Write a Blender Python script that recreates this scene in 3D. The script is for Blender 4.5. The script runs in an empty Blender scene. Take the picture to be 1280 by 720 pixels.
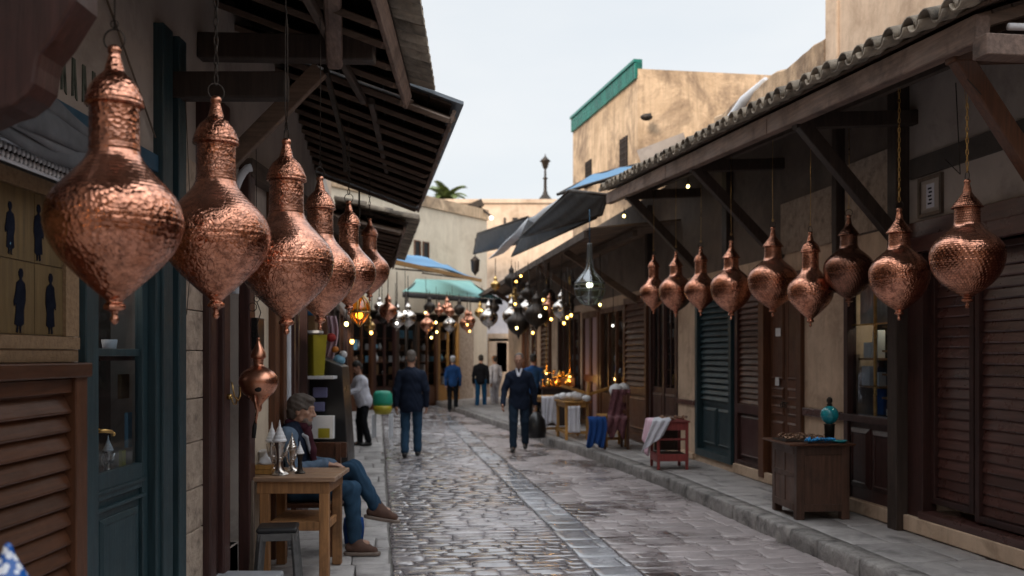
import bpy, math, random
import numpy as np
from mathutils import Vector, Matrix
RN = random.Random(11)
SC = bpy.context.scene
COL = SC.collection
PI = math.pi

# ------------------------------------------------------------------ camera
EYE = 1.75
cam_d = bpy.data.cameras.new('camera')
cam = bpy.data.objects.new('camera', cam_d); COL.objects.link(cam)
cam.location = (0, 0, EYE); cam.rotation_euler = (PI/2, 0, 0)
cam_d.sensor_width = 36; cam_d.lens = 33.75; cam_d.shift_y = 84/1280
cam_d.clip_start = .05; cam_d.clip_end = 800
cam_d.dof.use_dof = True; cam_d.dof.focus_distance = 5.8; cam_d.dof.aperture_fstop = 2.2
SC.camera = cam
# ------------------------------------------------------------------ sky, sun, exposure
SUN_EL, SUN_AZ = math.radians(24), math.radians(210)     # azimuth clockwise from +Y: behind and left of the viewer
w = bpy.data.worlds.new('World'); SC.world = w; w.use_nodes = True
nt = w.node_tree; nt.nodes.clear()
wo = nt.nodes.new('ShaderNodeOutputWorld'); bg = nt.nodes.new('ShaderNodeBackground')
sky = nt.nodes.new('ShaderNodeTexSky'); sky.sky_type = 'NISHITA'; sky.sun_disc = False
sky.sun_elevation = SUN_EL; sky.sun_rotation = SUN_AZ
sky.air_density = 1.0; sky.dust_density = 3.0; sky.ozone_density = 1.2
mixw = nt.nodes.new('ShaderNodeMix'); mixw.data_type = 'RGBA'; mixw.inputs[0].default_value = .9
tcw = nt.nodes.new('ShaderNodeTexCoord'); nzw = nt.nodes.new('ShaderNodeTexNoise'); nzw.inputs['Scale'].default_value = 2.2; nzw.inputs['Detail'].default_value = 5
mpw = nt.nodes.new('ShaderNodeMapping'); mpw.inputs['Scale'].default_value = (1, 1, 3)
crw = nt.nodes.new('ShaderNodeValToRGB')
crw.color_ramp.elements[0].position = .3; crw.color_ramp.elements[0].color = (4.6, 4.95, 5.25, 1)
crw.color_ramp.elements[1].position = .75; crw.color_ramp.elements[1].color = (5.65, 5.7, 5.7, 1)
nt.links.new(tcw.outputs['Generated'], mpw.inputs[0]); nt.links.new(mpw.outputs[0], nzw.inputs[0]); nt.links.new(nzw.outputs[0], crw.inputs[0])
nt.links.new(sky.outputs[0], mixw.inputs[6]); nt.links.new(crw.outputs[0], mixw.inputs[7])
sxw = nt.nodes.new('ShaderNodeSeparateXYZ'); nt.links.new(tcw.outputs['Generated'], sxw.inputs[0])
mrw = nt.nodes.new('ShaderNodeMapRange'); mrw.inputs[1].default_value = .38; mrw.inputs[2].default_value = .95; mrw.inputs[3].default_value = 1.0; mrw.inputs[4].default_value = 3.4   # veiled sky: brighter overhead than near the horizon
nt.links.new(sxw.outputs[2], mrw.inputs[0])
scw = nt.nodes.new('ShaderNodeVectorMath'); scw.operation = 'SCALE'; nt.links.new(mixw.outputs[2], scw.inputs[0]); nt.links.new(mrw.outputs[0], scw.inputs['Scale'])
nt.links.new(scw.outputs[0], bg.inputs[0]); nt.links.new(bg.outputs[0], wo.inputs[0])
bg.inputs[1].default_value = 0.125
sd = bpy.data.lights.new('sun', 'SUN'); sd.energy = 2.6; sd.angle = math.radians(16); sd.color = (1, .84, .68)
sun = bpy.data.objects.new('sun', sd); COL.objects.link(sun)
sp = Vector((math.sin(SUN_AZ)*math.cos(SUN_EL), math.cos(SUN_AZ)*math.cos(SUN_EL), math.sin(SUN_EL)))
sun.rotation_euler = (-sp).to_track_quat('-Z', 'Y').to_euler(); sun.location = (-20, -20, 30)
SC.view_settings.view_transform = 'Standard'; SC.view_settings.look = 'None'
SC.view_settings.gamma = 1; SC.view_settings.exposure = 0.46
SC.render.engine = 'CYCLES'

# ------------------------------------------------------------------ frames
def W(px, py, d): return Vector(((px-640)/1200*d, d, EYE+(444-py)/1200*d))
ROT = math.atan(.14)
I4 = Matrix.Identity(4)
FR = Matrix.Translation((4.85, 0, 0)) @ Matrix.Rotation(ROT, 4, 'Z')     # right shop row: x into the building, y along the street
FL = Matrix.Translation((-.84, 0, 0)) @ Matrix.Rotation(ROT, 4, 'Z')     # far left row: -x into the building
FN = Matrix.Translation((-2.1, 0, 0))                                    # near left wall
def sR(px): return 4.85/((px-640)/1200+.14)*1.0098
def locR(v): return FR.inverted() @ Vector(v)

# ------------------------------------------------------------------ mesh builder
class MB:
    def __init__(s): s.v = []; s.f = []; s.r = []; s.s = []
    def add(s, vs, fs, smooth=False, rnd=None, M=None):
        o = len(s.v); rnd = RN.random() if rnd is None else rnd
        if M is not None: vs = [M @ Vector(v) for v in vs]
        s.v += [tuple(v) for v in vs]
        for f in fs: s.f.append(tuple(i+o for i in f)); s.r.append(rnd); s.s.append(smooth)
        return s
    def box(s, x0, x1, y0, y1, z0, z1, M=None, rnd=None):
        x0, x1 = min(x0, x1), max(x0, x1); y0, y1 = min(y0, y1), max(y0, y1); z0, z1 = min(z0, z1), max(z0, z1)
        vs = [(x0,y0,z0),(x1,y0,z0),(x1,y1,z0),(x0,y1,z0),(x0,y0,z1),(x1,y0,z1),(x1,y1,z1),(x0,y1,z1)]
        return s.add(vs, [(0,3,2,1),(4,5,6,7),(0,1,5,4),(1,2,6,5),(2,3,7,6),(3,0,4,7)], M=M, rnd=rnd)
    def bar(s, a, b, w, h, up=(0,0,1), rnd=None):      # rectangular bar from a to b
        a = Vector(a); b = Vector(b); d = (b-a); L = d.length; d.normalize()
        u = Vector(up); x = d.cross(u)
        if x.length < 1e-4: x = d.cross(Vector((1,0,0)))
        x.normalize(); z = x.cross(d)
        M = Matrix((( x.x, d.x, z.x, a.x),(x.y, d.y, z.y, a.y),(x.z, d.z, z.z, a.z),(0,0,0,1)))
        return s.box(-w/2, w/2, 0, L, -h/2, h/2, M=M, rnd=rnd)
    def tube(s, pts, r, seg=8, closed=False, smooth=True, rnd=None, cap=True):
        pts = [Vector(p) for p in pts]; n = len(pts)
        rs = r if isinstance(r, (list, tuple)) else [r]*n
        vs = []; prev = None
        for i, p in enumerate(pts):
            if closed: t = pts[(i+1) % n]-pts[i-1]
            else: t = pts[min(i+1, n-1)]-pts[max(i-1, 0)]
            if t.length < 1e-9: t = Vector((0,0,1))
            t.normalize()
            if prev is None:
                a = t.cross(Vector((0,0,1)))
                if a.length < .05: a = t.cross(Vector((1,0,0)))
            else: a = prev - t*prev.dot(t)
            a.normalize(); prev = a; b = t.cross(a)
            for k in range(seg):
                th = 2*PI*k/seg
                vs.append(p+a*(math.cos(th)*rs[i])+b*(math.sin(th)*rs[i]))
        fs = []
        for i in range(n if closed else n-1):
            j = (i+1) % n
            for k in range(seg):
                k2 = (k+1) % seg
                fs.append((i*seg+k, i*seg+k2, j*seg+k2, j*seg+k))
        if not closed and cap:
            fs.append(tuple(range(seg-1, -1, -1))); fs.append(tuple((n-1)*seg+k for k in range(seg)))
        return s.add(vs, fs, smooth, rnd)
    def lathe(s, prof, seg=32, c=(0,0,0), smooth=True, M=None, rnd=None, capb=False, capt=False):
        vs = []; fs = []; n = len(prof)
        for (r, z) in prof:
            for k in range(seg):
                th = 2*PI*k/seg; vs.append((c[0]+r*math.cos(th), c[1]+r*math.sin(th), c[2]+z))
        for i in range(n-1):
            for k in range(seg):
                k2 = (k+1) % seg; fs.append((i*seg+k, i*seg+k2, (i+1)*seg+k2, (i+1)*seg+k))
        if capb: fs.append(tuple(range(seg-1, -1, -1)))
        if capt: fs.append(tuple((n-1)*seg+k for k in range(seg)))
        return s.add(vs, fs, smooth, rnd, M)
    def prism(s, poly, fn, smooth=False, rnd=None):    # fn(p, side 0/1) -> point; poly list of 2D
        n = len(poly); vs = [fn(p, 0) for p in poly]+[fn(p, 1) for p in poly]
        fs = [tuple(range(n-1, -1, -1)), tuple(range(n, 2*n))]+[(i, (i+1) % n, n+(i+1) % n, n+i) for i in range(n)]
        return s.add(vs, fs, smooth, rnd)
    def sheet(s, fn, nu, nv, th=.004, smooth=True, rnd=None):   # fn(u,v)->Vector ; a sheet with thickness
        P = [[Vector(fn(i/nu, j/nv)) for j in range(nv+1)] for i in range(nu+1)]
        vs = []; m = nv+1
        def nrm(i, j):
            a = P[min(i+1, nu)][j]-P[max(i-1, 0)][j]; b = P[i][min(j+1, nv)]-P[i][max(j-1, 0)]
            c = a.cross(b)
            return c.normalized() if c.length > 1e-9 else Vector((0,0,1))
        for i in range(nu+1):
            for j in range(m): vs.append(P[i][j]+nrm(i, j)*th/2)
        for i in range(nu+1):
            for j in range(m): vs.append(P[i][j]-nrm(i, j)*th/2)
        o = (nu+1)*m; fs = []
        for i in range(nu):
            for j in range(nv):
                a, b, c, d = i*m+j, (i+1)*m+j, (i+1)*m+j+1, i*m+j+1
                fs.append((a, b, c, d)); fs.append((a+o, d+o, c+o, b+o))
        for i in range(nu):
            a, b = i*m, (i+1)*m; fs.append((a, a+o, b+o, b))
            a, b = i*m+nv, (i+1)*m+nv; fs.append((a, b, b+o, a+o))
        for j in range(nv):
            fs.append((j, j+1, j+1+o, j+o)); a = nu*m+j; fs.append((a, a+o, a+1+o, a+1))
        return s.add(vs, fs, smooth, rnd)
    def ball(s, c, r, seg=12, rings=8, sc=(1,1,1), rnd=None):
        pr = [(max(math.sin(PI*i/rings), .001)*r, -math.cos(PI*i/rings)*r) for i in range(rings+1)]
        M = Matrix.Translation(c) @ Matrix.Diagonal((sc[0], sc[1], sc[2], 1))
        return s.lathe(pr, seg, M=M, rnd=rnd)
    def mesh(s, name, mat, M=None):
        me = bpy.data.meshes.new(name)
        vs = s.v if M is None else [tuple(M @ Vector(v)) for v in s.v]
        me.from_pydata(vs, [], s.f)
        me.polygons.foreach_set('use_smooth', s.s)
        at = me.attributes.new('rnd', 'FLOAT', 'FACE'); at.data.foreach_set('value', s.r)
        me.materials.append(mat); me.update()
        return me
    def build(s, name, mat, parent=None, bevel=0, M=None, place=None, label=None):
        if parent is not None and parent.name in PLACE: M = PLACE[parent.name].inverted() @ (M or I4)
        o = bpy.data.objects.new(name, s.mesh(name, mat, M)); COL.objects.link(o)
        if parent is not None: o.parent = parent
        if place is not None: o.matrix_basis = place
        if bevel:
            b = o.modifiers.new('bevel', 'BEVEL'); b.width = bevel; b.segments = 2; b.limit_method = 'ANGLE'; b.angle_limit = .7
        if label: o['label'] = label
        return o
PLACE = {}
def thing(name, label, cat, loc=(0,0,0), rz=0, group=None, frame=I4, rel=False):
    """Empty at the base of a thing. rel: its parts are modelled in the frame's own coordinates."""
    o = bpy.data.objects.new(name, None); COL.objects.link(o); o.empty_display_size = .1
    L = Matrix.Translation(loc) @ Matrix.Rotation(rz, 4, 'Z')
    o.matrix_basis = frame @ L
    o['label'] = label; o['category'] = cat
    if group: o['group'] = group
    if rel: PLACE[o.name] = L
    return o
def tag(o, label, cat, group=None, kind=None):
    o['label'] = label; o['category'] = cat
    if group: o['group'] = group
    if kind: o['kind'] = kind
    return o
def dup(root, label=None, group=None):
    r = root.copy(); COL.objects.link(r)
    if label: r['label'] = label
    if group: r['group'] = group
    for ch in list(root.children):
        c = ch.copy(); COL.objects.link(c); c.parent = r
        for g in list(ch.children):
            d = g.copy(); COL.objects.link(d); d.parent = c
    return r

# ------------------------------------------------------------------ materials
class NT:
    def __init__(s, name):
        s.m = bpy.data.materials.new(name); s.m.use_nodes = True; s.t = s.m.node_tree
        s.b = s.t.nodes['Principled BSDF']; s.out = s.t.nodes['Material Output']
    def n(s, ty, **kw):
        x = s.t.nodes.new('ShaderNode'+ty)
        for k, v in kw.items(): setattr(x, k, v)
        return x
    def l(s, a, b): s.t.links.new(a, b)
    def math(s, op, a, b=None, c=None):
        x = s.n('Math', operation=op)
        for i, q in enumerate((a, b, c)):
            if q is None: continue
            if isinstance(q, (int, float)): x.inputs[i].default_value = q
            else: s.l(q, x.inputs[i])
        return x.outputs[0]
    def rng(s, v, a, b, c, d):
        x = s.n('MapRange'); s.l(v, x.inputs[0])
        for i, q in enumerate((a, b, c, d)): x.inputs[i+1].default_value = q
        return x.outputs[0]
    def mix(s, f, a, b, blend='MIX'):
        x = s.n('Mix', data_type='RGBA', blend_type=blend)
        for i, q in ((0, f), (6, a), (7, b)):
            if isinstance(q, (int, float)): x.inputs[i].default_value = q
            elif isinstance(q, tuple): x.inputs[i].default_value = (q[0], q[1], q[2], 1)
            else: s.l(q, x.inputs[i])
        return x.outputs[2]
    def coords(s, scale=(1,1,1), rnd=True):
        tc = s.n('TexCoord'); mp = s.n('Mapping'); mp.inputs['Scale'].default_value = scale
        if rnd:
            at = s.n('Attribute', attribute_name='rnd'); oi = s.n('ObjectInfo')
            r = s.math('ADD', s.math('MULTIPLY', at.outputs['Fac'], 37.0), s.math('MULTIPLY', oi.outputs['Random'], 19.0))
            va = s.n('VectorMath', operation='ADD'); s.l(tc.outputs['Object'], va.inputs[0]); s.l(r, va.inputs[1])
            s.l(va.outputs[0], mp.inputs[0])
        else: s.l(tc.outputs['Object'], mp.inputs[0])
        return mp.outputs[0]
    def noise(s, vec, scale, detail=5, rough=.6, dist=0):
        x = s.n('TexNoise'); s.l(vec, x.inputs['Vector']); x.inputs['Scale'].default_value = scale
        x.inputs['Detail'].default_value = detail; x.inputs['Roughness'].default_value = rough; x.inputs['Distortion'].default_value = dist
        return x.outputs['Fac']
    def bump(s, h, strength, dist=.01, normal=None):
        x = s.n('Bump'); x.inputs['Strength'].default_value = strength; x.inputs['Distance'].default_value = dist
        s.l(h, x.inputs['Height'])
        if normal is not None: s.l(normal, x.inputs['Normal'])
        return x.outputs[0]

def surf(name, c1, c2, stretch=(1,1,1), ns=6, rough=(.55,.85), metal=0, bump=.25, bs=40, bd=.004, rnd=.18, stain=None, stain_sc=1.2, stain_amt=.6, spec=.5, coat=0, vstreak=0, srange=(.5,.68)):
    n = NT(name); v = n.coords(stretch); vo = n.coords()
    f = n.noise(v, ns, 7, .62, .3)
    col = n.mix(n.rng(f, .3, .7, 0, 1), c1, c2)
    if stain:
        g = n.noise(vo, stain_sc, 8, .7, .4)
        col = n.mix(n.rng(g, srange[0], srange[1], 0, stain_amt), col, stain)
    if vstreak:
        v2 = n.coords((9, 9, .9)); g2 = n.noise(v2, 1.0, 6, .65)
        col = n.mix(n.rng(g2, .45, .75, 0, vstreak), col, tuple(q*.45 for q in c1))
    if rnd:
        at = n.n('Attribute', attribute_name='rnd')
        hs = n.n('HueSaturation'); n.l(col, hs.inputs['Color']); n.l(n.rng(at.outputs['Fac'], 0, 1, 1-rnd, 1+rnd), hs.inputs['Value'])
        col = hs.outputs[0]
    n.l(col, n.b.inputs['Base Color'])
    g = n.noise(v, bs, 6, .7)
    n.l(n.rng(n.noise(vo, 3, 6, .7), .3, .7, rough[0], rough[1]), n.b.inputs['Roughness'])
    if bump: n.l(n.bump(n.math('ADD', g, n.math('MULTIPLY', f, 1.2)), bump, bd), n.b.inputs['Normal'])
    n.b.inputs['Metallic'].default_value = metal; n.b.inputs['Specular IOR Level'].default_value = spec
    n.b.inputs['Coat Weight'].default_value = coat
    return n.m
def wood(name, c, axis='z', rough=(.4,.7), bump=.35, rnd=.2, **k):
    st = {'x': (1.2,18,18), 'y': (18,1.2,18), 'z': (18,18,1.2)}[axis]
    return surf(name, tuple(q*.62 for q in c), tuple(min(1, q*1.35) for q in c), st, 2.2, rough, bump=bump, bs=7, bd=.003, rnd=rnd, **k)
M = {}
M['maroon_z'] = wood('maroon_painted_wood', (.052,.021,.018), 'z', (.3,.55), stain=(.02,.012,.01), spec=.5)
M['maroon_y'] = wood('maroon_painted_slats', (.085,.036,.030), 'y', (.2,.42), spec=.6)
M['brown_z'] = wood('brown_stained_wood', (.105,.040,.018), 'z', (.3,.6), stain=(.05,.02,.01))
M['brown_y'] = wood('brown_stained_slats', (.088,.032,.014), 'y', (.3,.55))
M['dark_y'] = wood('dark_roof_timber', (.085,.058,.044), 'y', (.6,.9), stain=(.02,.015,.012), stain_sc=2)
M['dark_x'] = wood('dark_roof_timber_crosswise', (.15,.098,.070), 'x', (.5,.8), stain=(.02,.015,.012), stain_sc=2)
M['dark_z'] = wood('dark_post_timber', (.04,.026,.020), 'z', (.5,.8))
M['eave'] = wood('weathered_eave_beam', (.21,.14,.11), 'y', (.5,.8), stain=(.05,.035,.03), stain_sc=3, stain_amt=.8)
M['table'] = wood('honey_brown_table_wood', (.32,.155,.062), 'z', (.45,.7), stain=(.10,.05,.025), stain_sc=3)
M['table_top'] = wood('worn_table_top', (.33,.20,.125), 'x', (.22,.5), stain=(.14,.09,.06), stain_sc=4, rnd=.12)
M['grey_wood'] = wood('grey_weathered_wood', (.16,.12,.09), 'z', (.7,.95), stain=(.06,.045,.035))
M['yellow_wood'] = wood('yellow_pine', (.42,.22,.06), 'z', (.4,.7))
M['red_wood'] = wood('red_painted_wood', (.28,.05,.045), 'z', (.4,.7), stain=(.12,.03,.03), stain_sc=3)
M['teal_z'] = wood('dark_teal_paint', (.020,.045,.055), 'z', (.3,.55), rnd=.1, stain=(.03,.05,.055), stain_sc=2.5, stain_amt=.35)
M['teal_y'] = wood('dark_teal_slats', (.018,.045,.055), 'y', (.3,.5), rnd=.15)
M['stucco'] = surf('ochre_stucco', (.58,.43,.31), (.74,.58,.44), ns=3, rough=(.8,.98), bump=.5, bs=14, bd=.012, rnd=.04, stain=(.24,.15,.09), stain_sc=1.1, stain_amt=.55, vstreak=.28)
M['stucco_old'] = surf('weathered_ochre_stucco', (.46,.32,.20), (.74,.54,.36), ns=1.6, rough=(.85,1), bump=.9, bs=9, bd=.03, rnd=.04, stain=(.15,.10,.07), stain_sc=.7, stain_amt=.8, vstreak=.6, srange=(.47,.60))
M['stucco_low'] = surf('worn_shopfront_stucco', (.50,.36,.255), (.68,.51,.37), ns=3, rough=(.8,.98), bump=.6, bs=12, bd=.012, rnd=.04, stain=(.20,.12,.075), stain_sc=2, stain_amt=.6, vstreak=.3)
M['cream'] = surf('cream_limewash', (.62,.52,.40), (.76,.66,.52), ns=1.5, rough=(.85,1), bump=.4, bs=8, bd=.01, rnd=.03, stain=(.42,.33,.24), stain_sc=.7, stain_amt=.5, vstreak=.2)
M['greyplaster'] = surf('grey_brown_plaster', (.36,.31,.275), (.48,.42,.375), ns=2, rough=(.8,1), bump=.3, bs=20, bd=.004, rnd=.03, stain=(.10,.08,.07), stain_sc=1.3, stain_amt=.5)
M['darkwall'] = surf('sooty_plaster', (.05,.042,.038), (.09,.075,.065), ns=3, rough=(.8,1), bump=.4, rnd=.1)
M['plaster_shade'] = surf('shaded_plaster', (.13,.10,.08), (.20,.155,.125), ns=3, rough=(.8,1), bump=.5, rnd=.1, stain=(.05,.04,.035), stain_sc=1.2)  # canopy shade put into the plaster colour
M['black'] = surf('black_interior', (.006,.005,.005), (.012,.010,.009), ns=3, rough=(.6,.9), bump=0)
M['blackmetal'] = surf('black_enamel', (.008,.008,.009), (.014,.014,.015), ns=4, rough=(.25,.45), bump=.05)
M['iron'] = surf('dark_iron', (.03,.026,.024), (.07,.055,.045), ns=20, rough=(.4,.7), metal=.8, bump=.2)
M['greymetal'] = surf('dull_grey_metal', (.12,.12,.12), (.2,.2,.2), ns=10, rough=(.35,.6), metal=.7, bump=.1)
M['silver'] = surf('polished_silver', (.40,.36,.33), (.66,.61,.56), ns=12, rough=(.1,.28), metal=1, bump=.12, bs=60, rnd=0)
M['brass'] = surf('aged_brass', (.45,.27,.09), (.75,.5,.2), ns=10, rough=(.2,.45), metal=1, bump=.15, rnd=.1)
M['gold'] = surf('golden_brass', (.80,.42,.08), (.95,.6,.16), ns=10, rough=(.12,.3), metal=1, bump=.15, rnd=.1)
M['tile'] = surf('lichened_clay_tile', (.20,.17,.135), (.42,.35,.27), ns=9, rough=(.8,1), bump=.7, bs=40, bd=.006, rnd=.3, stain=(.05,.045,.04), stain_sc=4, stain_amt=.8)
M['zinc'] = surf('weathered_sheet_metal', (.20,.24,.28), (.34,.38,.42), ns=3, rough=(.35,.6), metal=.5, bump=.1)
M['white'] = surf('white_ceramic', (.66,.67,.70), (.78,.78,.80), ns=10, rough=(.25,.5), bump=.1, rnd=.03)
M['paper'] = surf('white_paper', (.55,.55,.56), (.70,.70,.70), ns=4, rough=(.8,1), bump=0)
M['cloth_white'] = surf('white_cotton', (.56,.57,.64), (.72,.72,.78), ns=5, rough=(.9,1), bump=.2, bs=90, spec=.1, rnd=.05)
M['cloth_pink'] = surf('pink_cotton', (.55,.33,.42), (.75,.58,.64), (6,6,.6), 2, rough=(.9,1), bump=.2, spec=.1)
M['cloth_blue'] = surf('blue_cotton', (.015,.05,.18), (.03,.09,.30), (5,5,1), 2, rough=(.9,1), bump=.2, spec=.1)
M['grey_canvas'] = surf('grey_canvas', (.07,.073,.08), (.18,.185,.20), ns=3, rough=(.8,1), bump=.3, bs=50, spec=.15, rnd=.1)
M['tarp_dark'] = surf('dark_tarpaulin', (.022,.024,.028), (.05,.052,.058), ns=3, rough=(.5,.8), bump=.2)
M['tarp_grey'] = surf('pale_grey_tarpaulin', (.58,.61,.66), (.72,.75,.80), ns=3, rough=(.5,.8), bump=.2)
M['tarp_blue'] = surf('blue_tarpaulin', (.05,.17,.33), (.10,.26,.44), ns=3, rough=(.5,.8), bump=.2)
M['tarp_teal'] = surf('teal_canvas', (.12,.27,.265), (.18,.36,.345), (1,4,1), 3, rough=(.8,1), bump=.2)
M['bluepaint'] = surf('blue_painted_board', (.014,.06,.11), (.03,.10,.17), ns=5, rough=(.5,.8), bump=.2)
M['art'] = wood('tan_painted_panel', (.135,.088,.034), 'z', (.45,.7), rnd=.05)
M['carve'] = surf('carved_ochre_border', (.20,.12,.06), (.34,.22,.12), ns=40, rough=(.5,.8), bump=.9, bs=70, bd=.006)
M['ink'] = surf('painted_figure_ink', (.006,.007,.014), (.015,.018,.03), ns=20, rough=(.9,1), bump=.1, rnd=.3, spec=.05)
M['glyph'] = surf('faded_green_paint', (.06,.075,.06), (.11,.125,.10), ns=20, rough=(.7,.9), bump=.1)
M['turq'] = surf('turquoise_glaze', (.01,.22,.28), (.03,.40,.46), ns=14, rough=(.08,.2), bump=.1, rnd=.2, coat=.4)
M['bluebead'] = surf('bright_blue_beads', (.01,.18,.48), (.03,.34,.70), ns=20, rough=(.1,.3), bump=.1, rnd=.4)
M['beads'] = surf('mixed_trinkets', (.14,.06,.03), (.40,.26,.18), ns=30, rough=(.15,.4), bump=.1, rnd=.6, metal=.5)
M['yellow'] = surf('yellow_plastic', (.32,.27,.015), (.40,.34,.02), ns=4, rough=(.35,.5), bump=.05)
M['green'] = surf('green_plastic', (.02,.35,.22), (.03,.42,.28), ns=4, rough=(.4,.6), bump=.1)
M['bluebox'] = surf('blue_cardboard', (.02,.13,.30), (.03,.17,.36), ns=4, rough=(.6,.8), bump=.1)
M['kraft'] = surf('brown_cardboard', (.16,.09,.04), (.22,.13,.06), ns=4, rough=(.7,.9), bump=.1)
M['red'] = surf('red_cloth', (.35,.03,.03), (.45,.05,.04), ns=8, rough=(.7,.9), bump=.2, rnd=.3)
M['orange'] = surf('orange_plastic', (.55,.17,.02), (.65,.22,.03), ns=8, rough=(.4,.6), bump=.1)
M['skyblue'] = surf('pale_blue_plastic', (.18,.42,.60), (.25,.5,.68), ns=8, rough=(.4,.6), bump=.1)
M['violet'] = surf('violet_grey_card', (.16,.16,.30), (.20,.20,.36), ns=8, rough=(.6,.8), bump=.1)
M['pinkpanel'] = surf('pinkish_frosted_panel', (.34,.24,.27), (.44,.33,.36), ns=3, rough=(.3,.5), bump=.05)
M['greentile'] = surf('green_glazed_coping', (.005,.10,.08), (.012,.17,.13), ns=6, rough=(.2,.4), bump=.2, rnd=.25)
M['stone'] = surf('rough_kerb_stone', (.18,.165,.16), (.40,.375,.355), ns=7, rough=(.55,.85), bump=1, bs=22, bd=.02, rnd=.2, stain=(.05,.047,.045), stain_sc=5, stain_amt=.85)
M['pave'] = surf('grey_pavement_slab', (.29,.27,.265), (.45,.425,.415), ns=4, rough=(.45,.75), bump=.5, bs=25, bd=.006, rnd=.15, stain=(.09,.085,.085), stain_sc=2.2, stain_amt=.7)
M['step'] = surf('grey_step_stone', (.24,.25,.27), (.38,.39,.41), ns=5, rough=(.5,.8), bump=.4, bs=25, bd=.006, rnd=.05, stain=(.12,.12,.12), stain_sc=3)
M['carvedstone'] = surf('carved_tan_stone', (.36,.275,.21), (.54,.43,.34), ns=12, rough=(.7,.95), bump=1, bs=34, bd=.02, rnd=.12, stain=(.13,.095,.075), stain_sc=9, stain_amt=.7)
M['leaf'] = surf('palm_leaf', (.05,.09,.02), (.14,.17,.05), ns=6, rough=(.5,.8), bump=.1, rnd=.4)
M['bark'] = surf('palm_bark', (.12,.08,.05), (.22,.16,.1), ns=10, rough=(.9,1), bump=.6)

def emit(name, c, s, base=(.5,.5,.5)):
    n = NT(name); n.b.inputs['Base Color'].default_value = (*base, 1)
    n.b.inputs['Emission Color'].default_value = (*c, 1); n.b.inputs['Emission Strength'].default_value = s
    return n.m
M['bulb_warm'] = emit('warm_lamp_glow', (1, .50, .10), 7)
M['bulb_yellow'] = emit('yellow_lamp_glow', (1, .75, .22), 8)
M['bulb_white'] = emit('white_lamp_glow', (1, .95, .8), 3.5)
M['screen'] = emit('lit_blue_screen', (.10, .38, .75), .8)
def glass(name, c=(1,1,1), rough=.03, tr=.75):
    n = NT(name); g = n.n('BsdfGlossy'); t = n.n('BsdfTransparent'); mx = n.n('MixShader')
    t.inputs[0].default_value = (*c, 1); g.inputs[1].default_value = rough; g.inputs[0].default_value = (.9,.95,1,1)
    fr = n.n('Fresnel'); fr.inputs[0].default_value = 1.5
    v = n.coords(); nm = n.bump(n.noise(v, 3, 3), .06, .02); n.l(nm, g.inputs['Normal'])
    ge = n.n('NewGeometry'); n.l(n.math('MULTIPLY', n.math('ADD', fr.outputs[0], max(0, 1-tr-.22)), n.math('SUBTRACT', 1.0, ge.outputs['Backfacing'])), mx.inputs[0]); n.l(t.outputs[0], mx.inputs[1]); n.l(g.outputs[0], mx.inputs[2])
    n.l(mx.outputs[0], n.out.inputs[0]); return n.m
M['glass'] = glass('old_window_glass', (.8,.85,.88), .04, .72)
M['amber'] = glass('amber_glass', (.95,.55,.12), .08, .7)
M['paleglass'] = glass('pale_lantern_glass', (.85,.95,.8), .1, .65)

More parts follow.
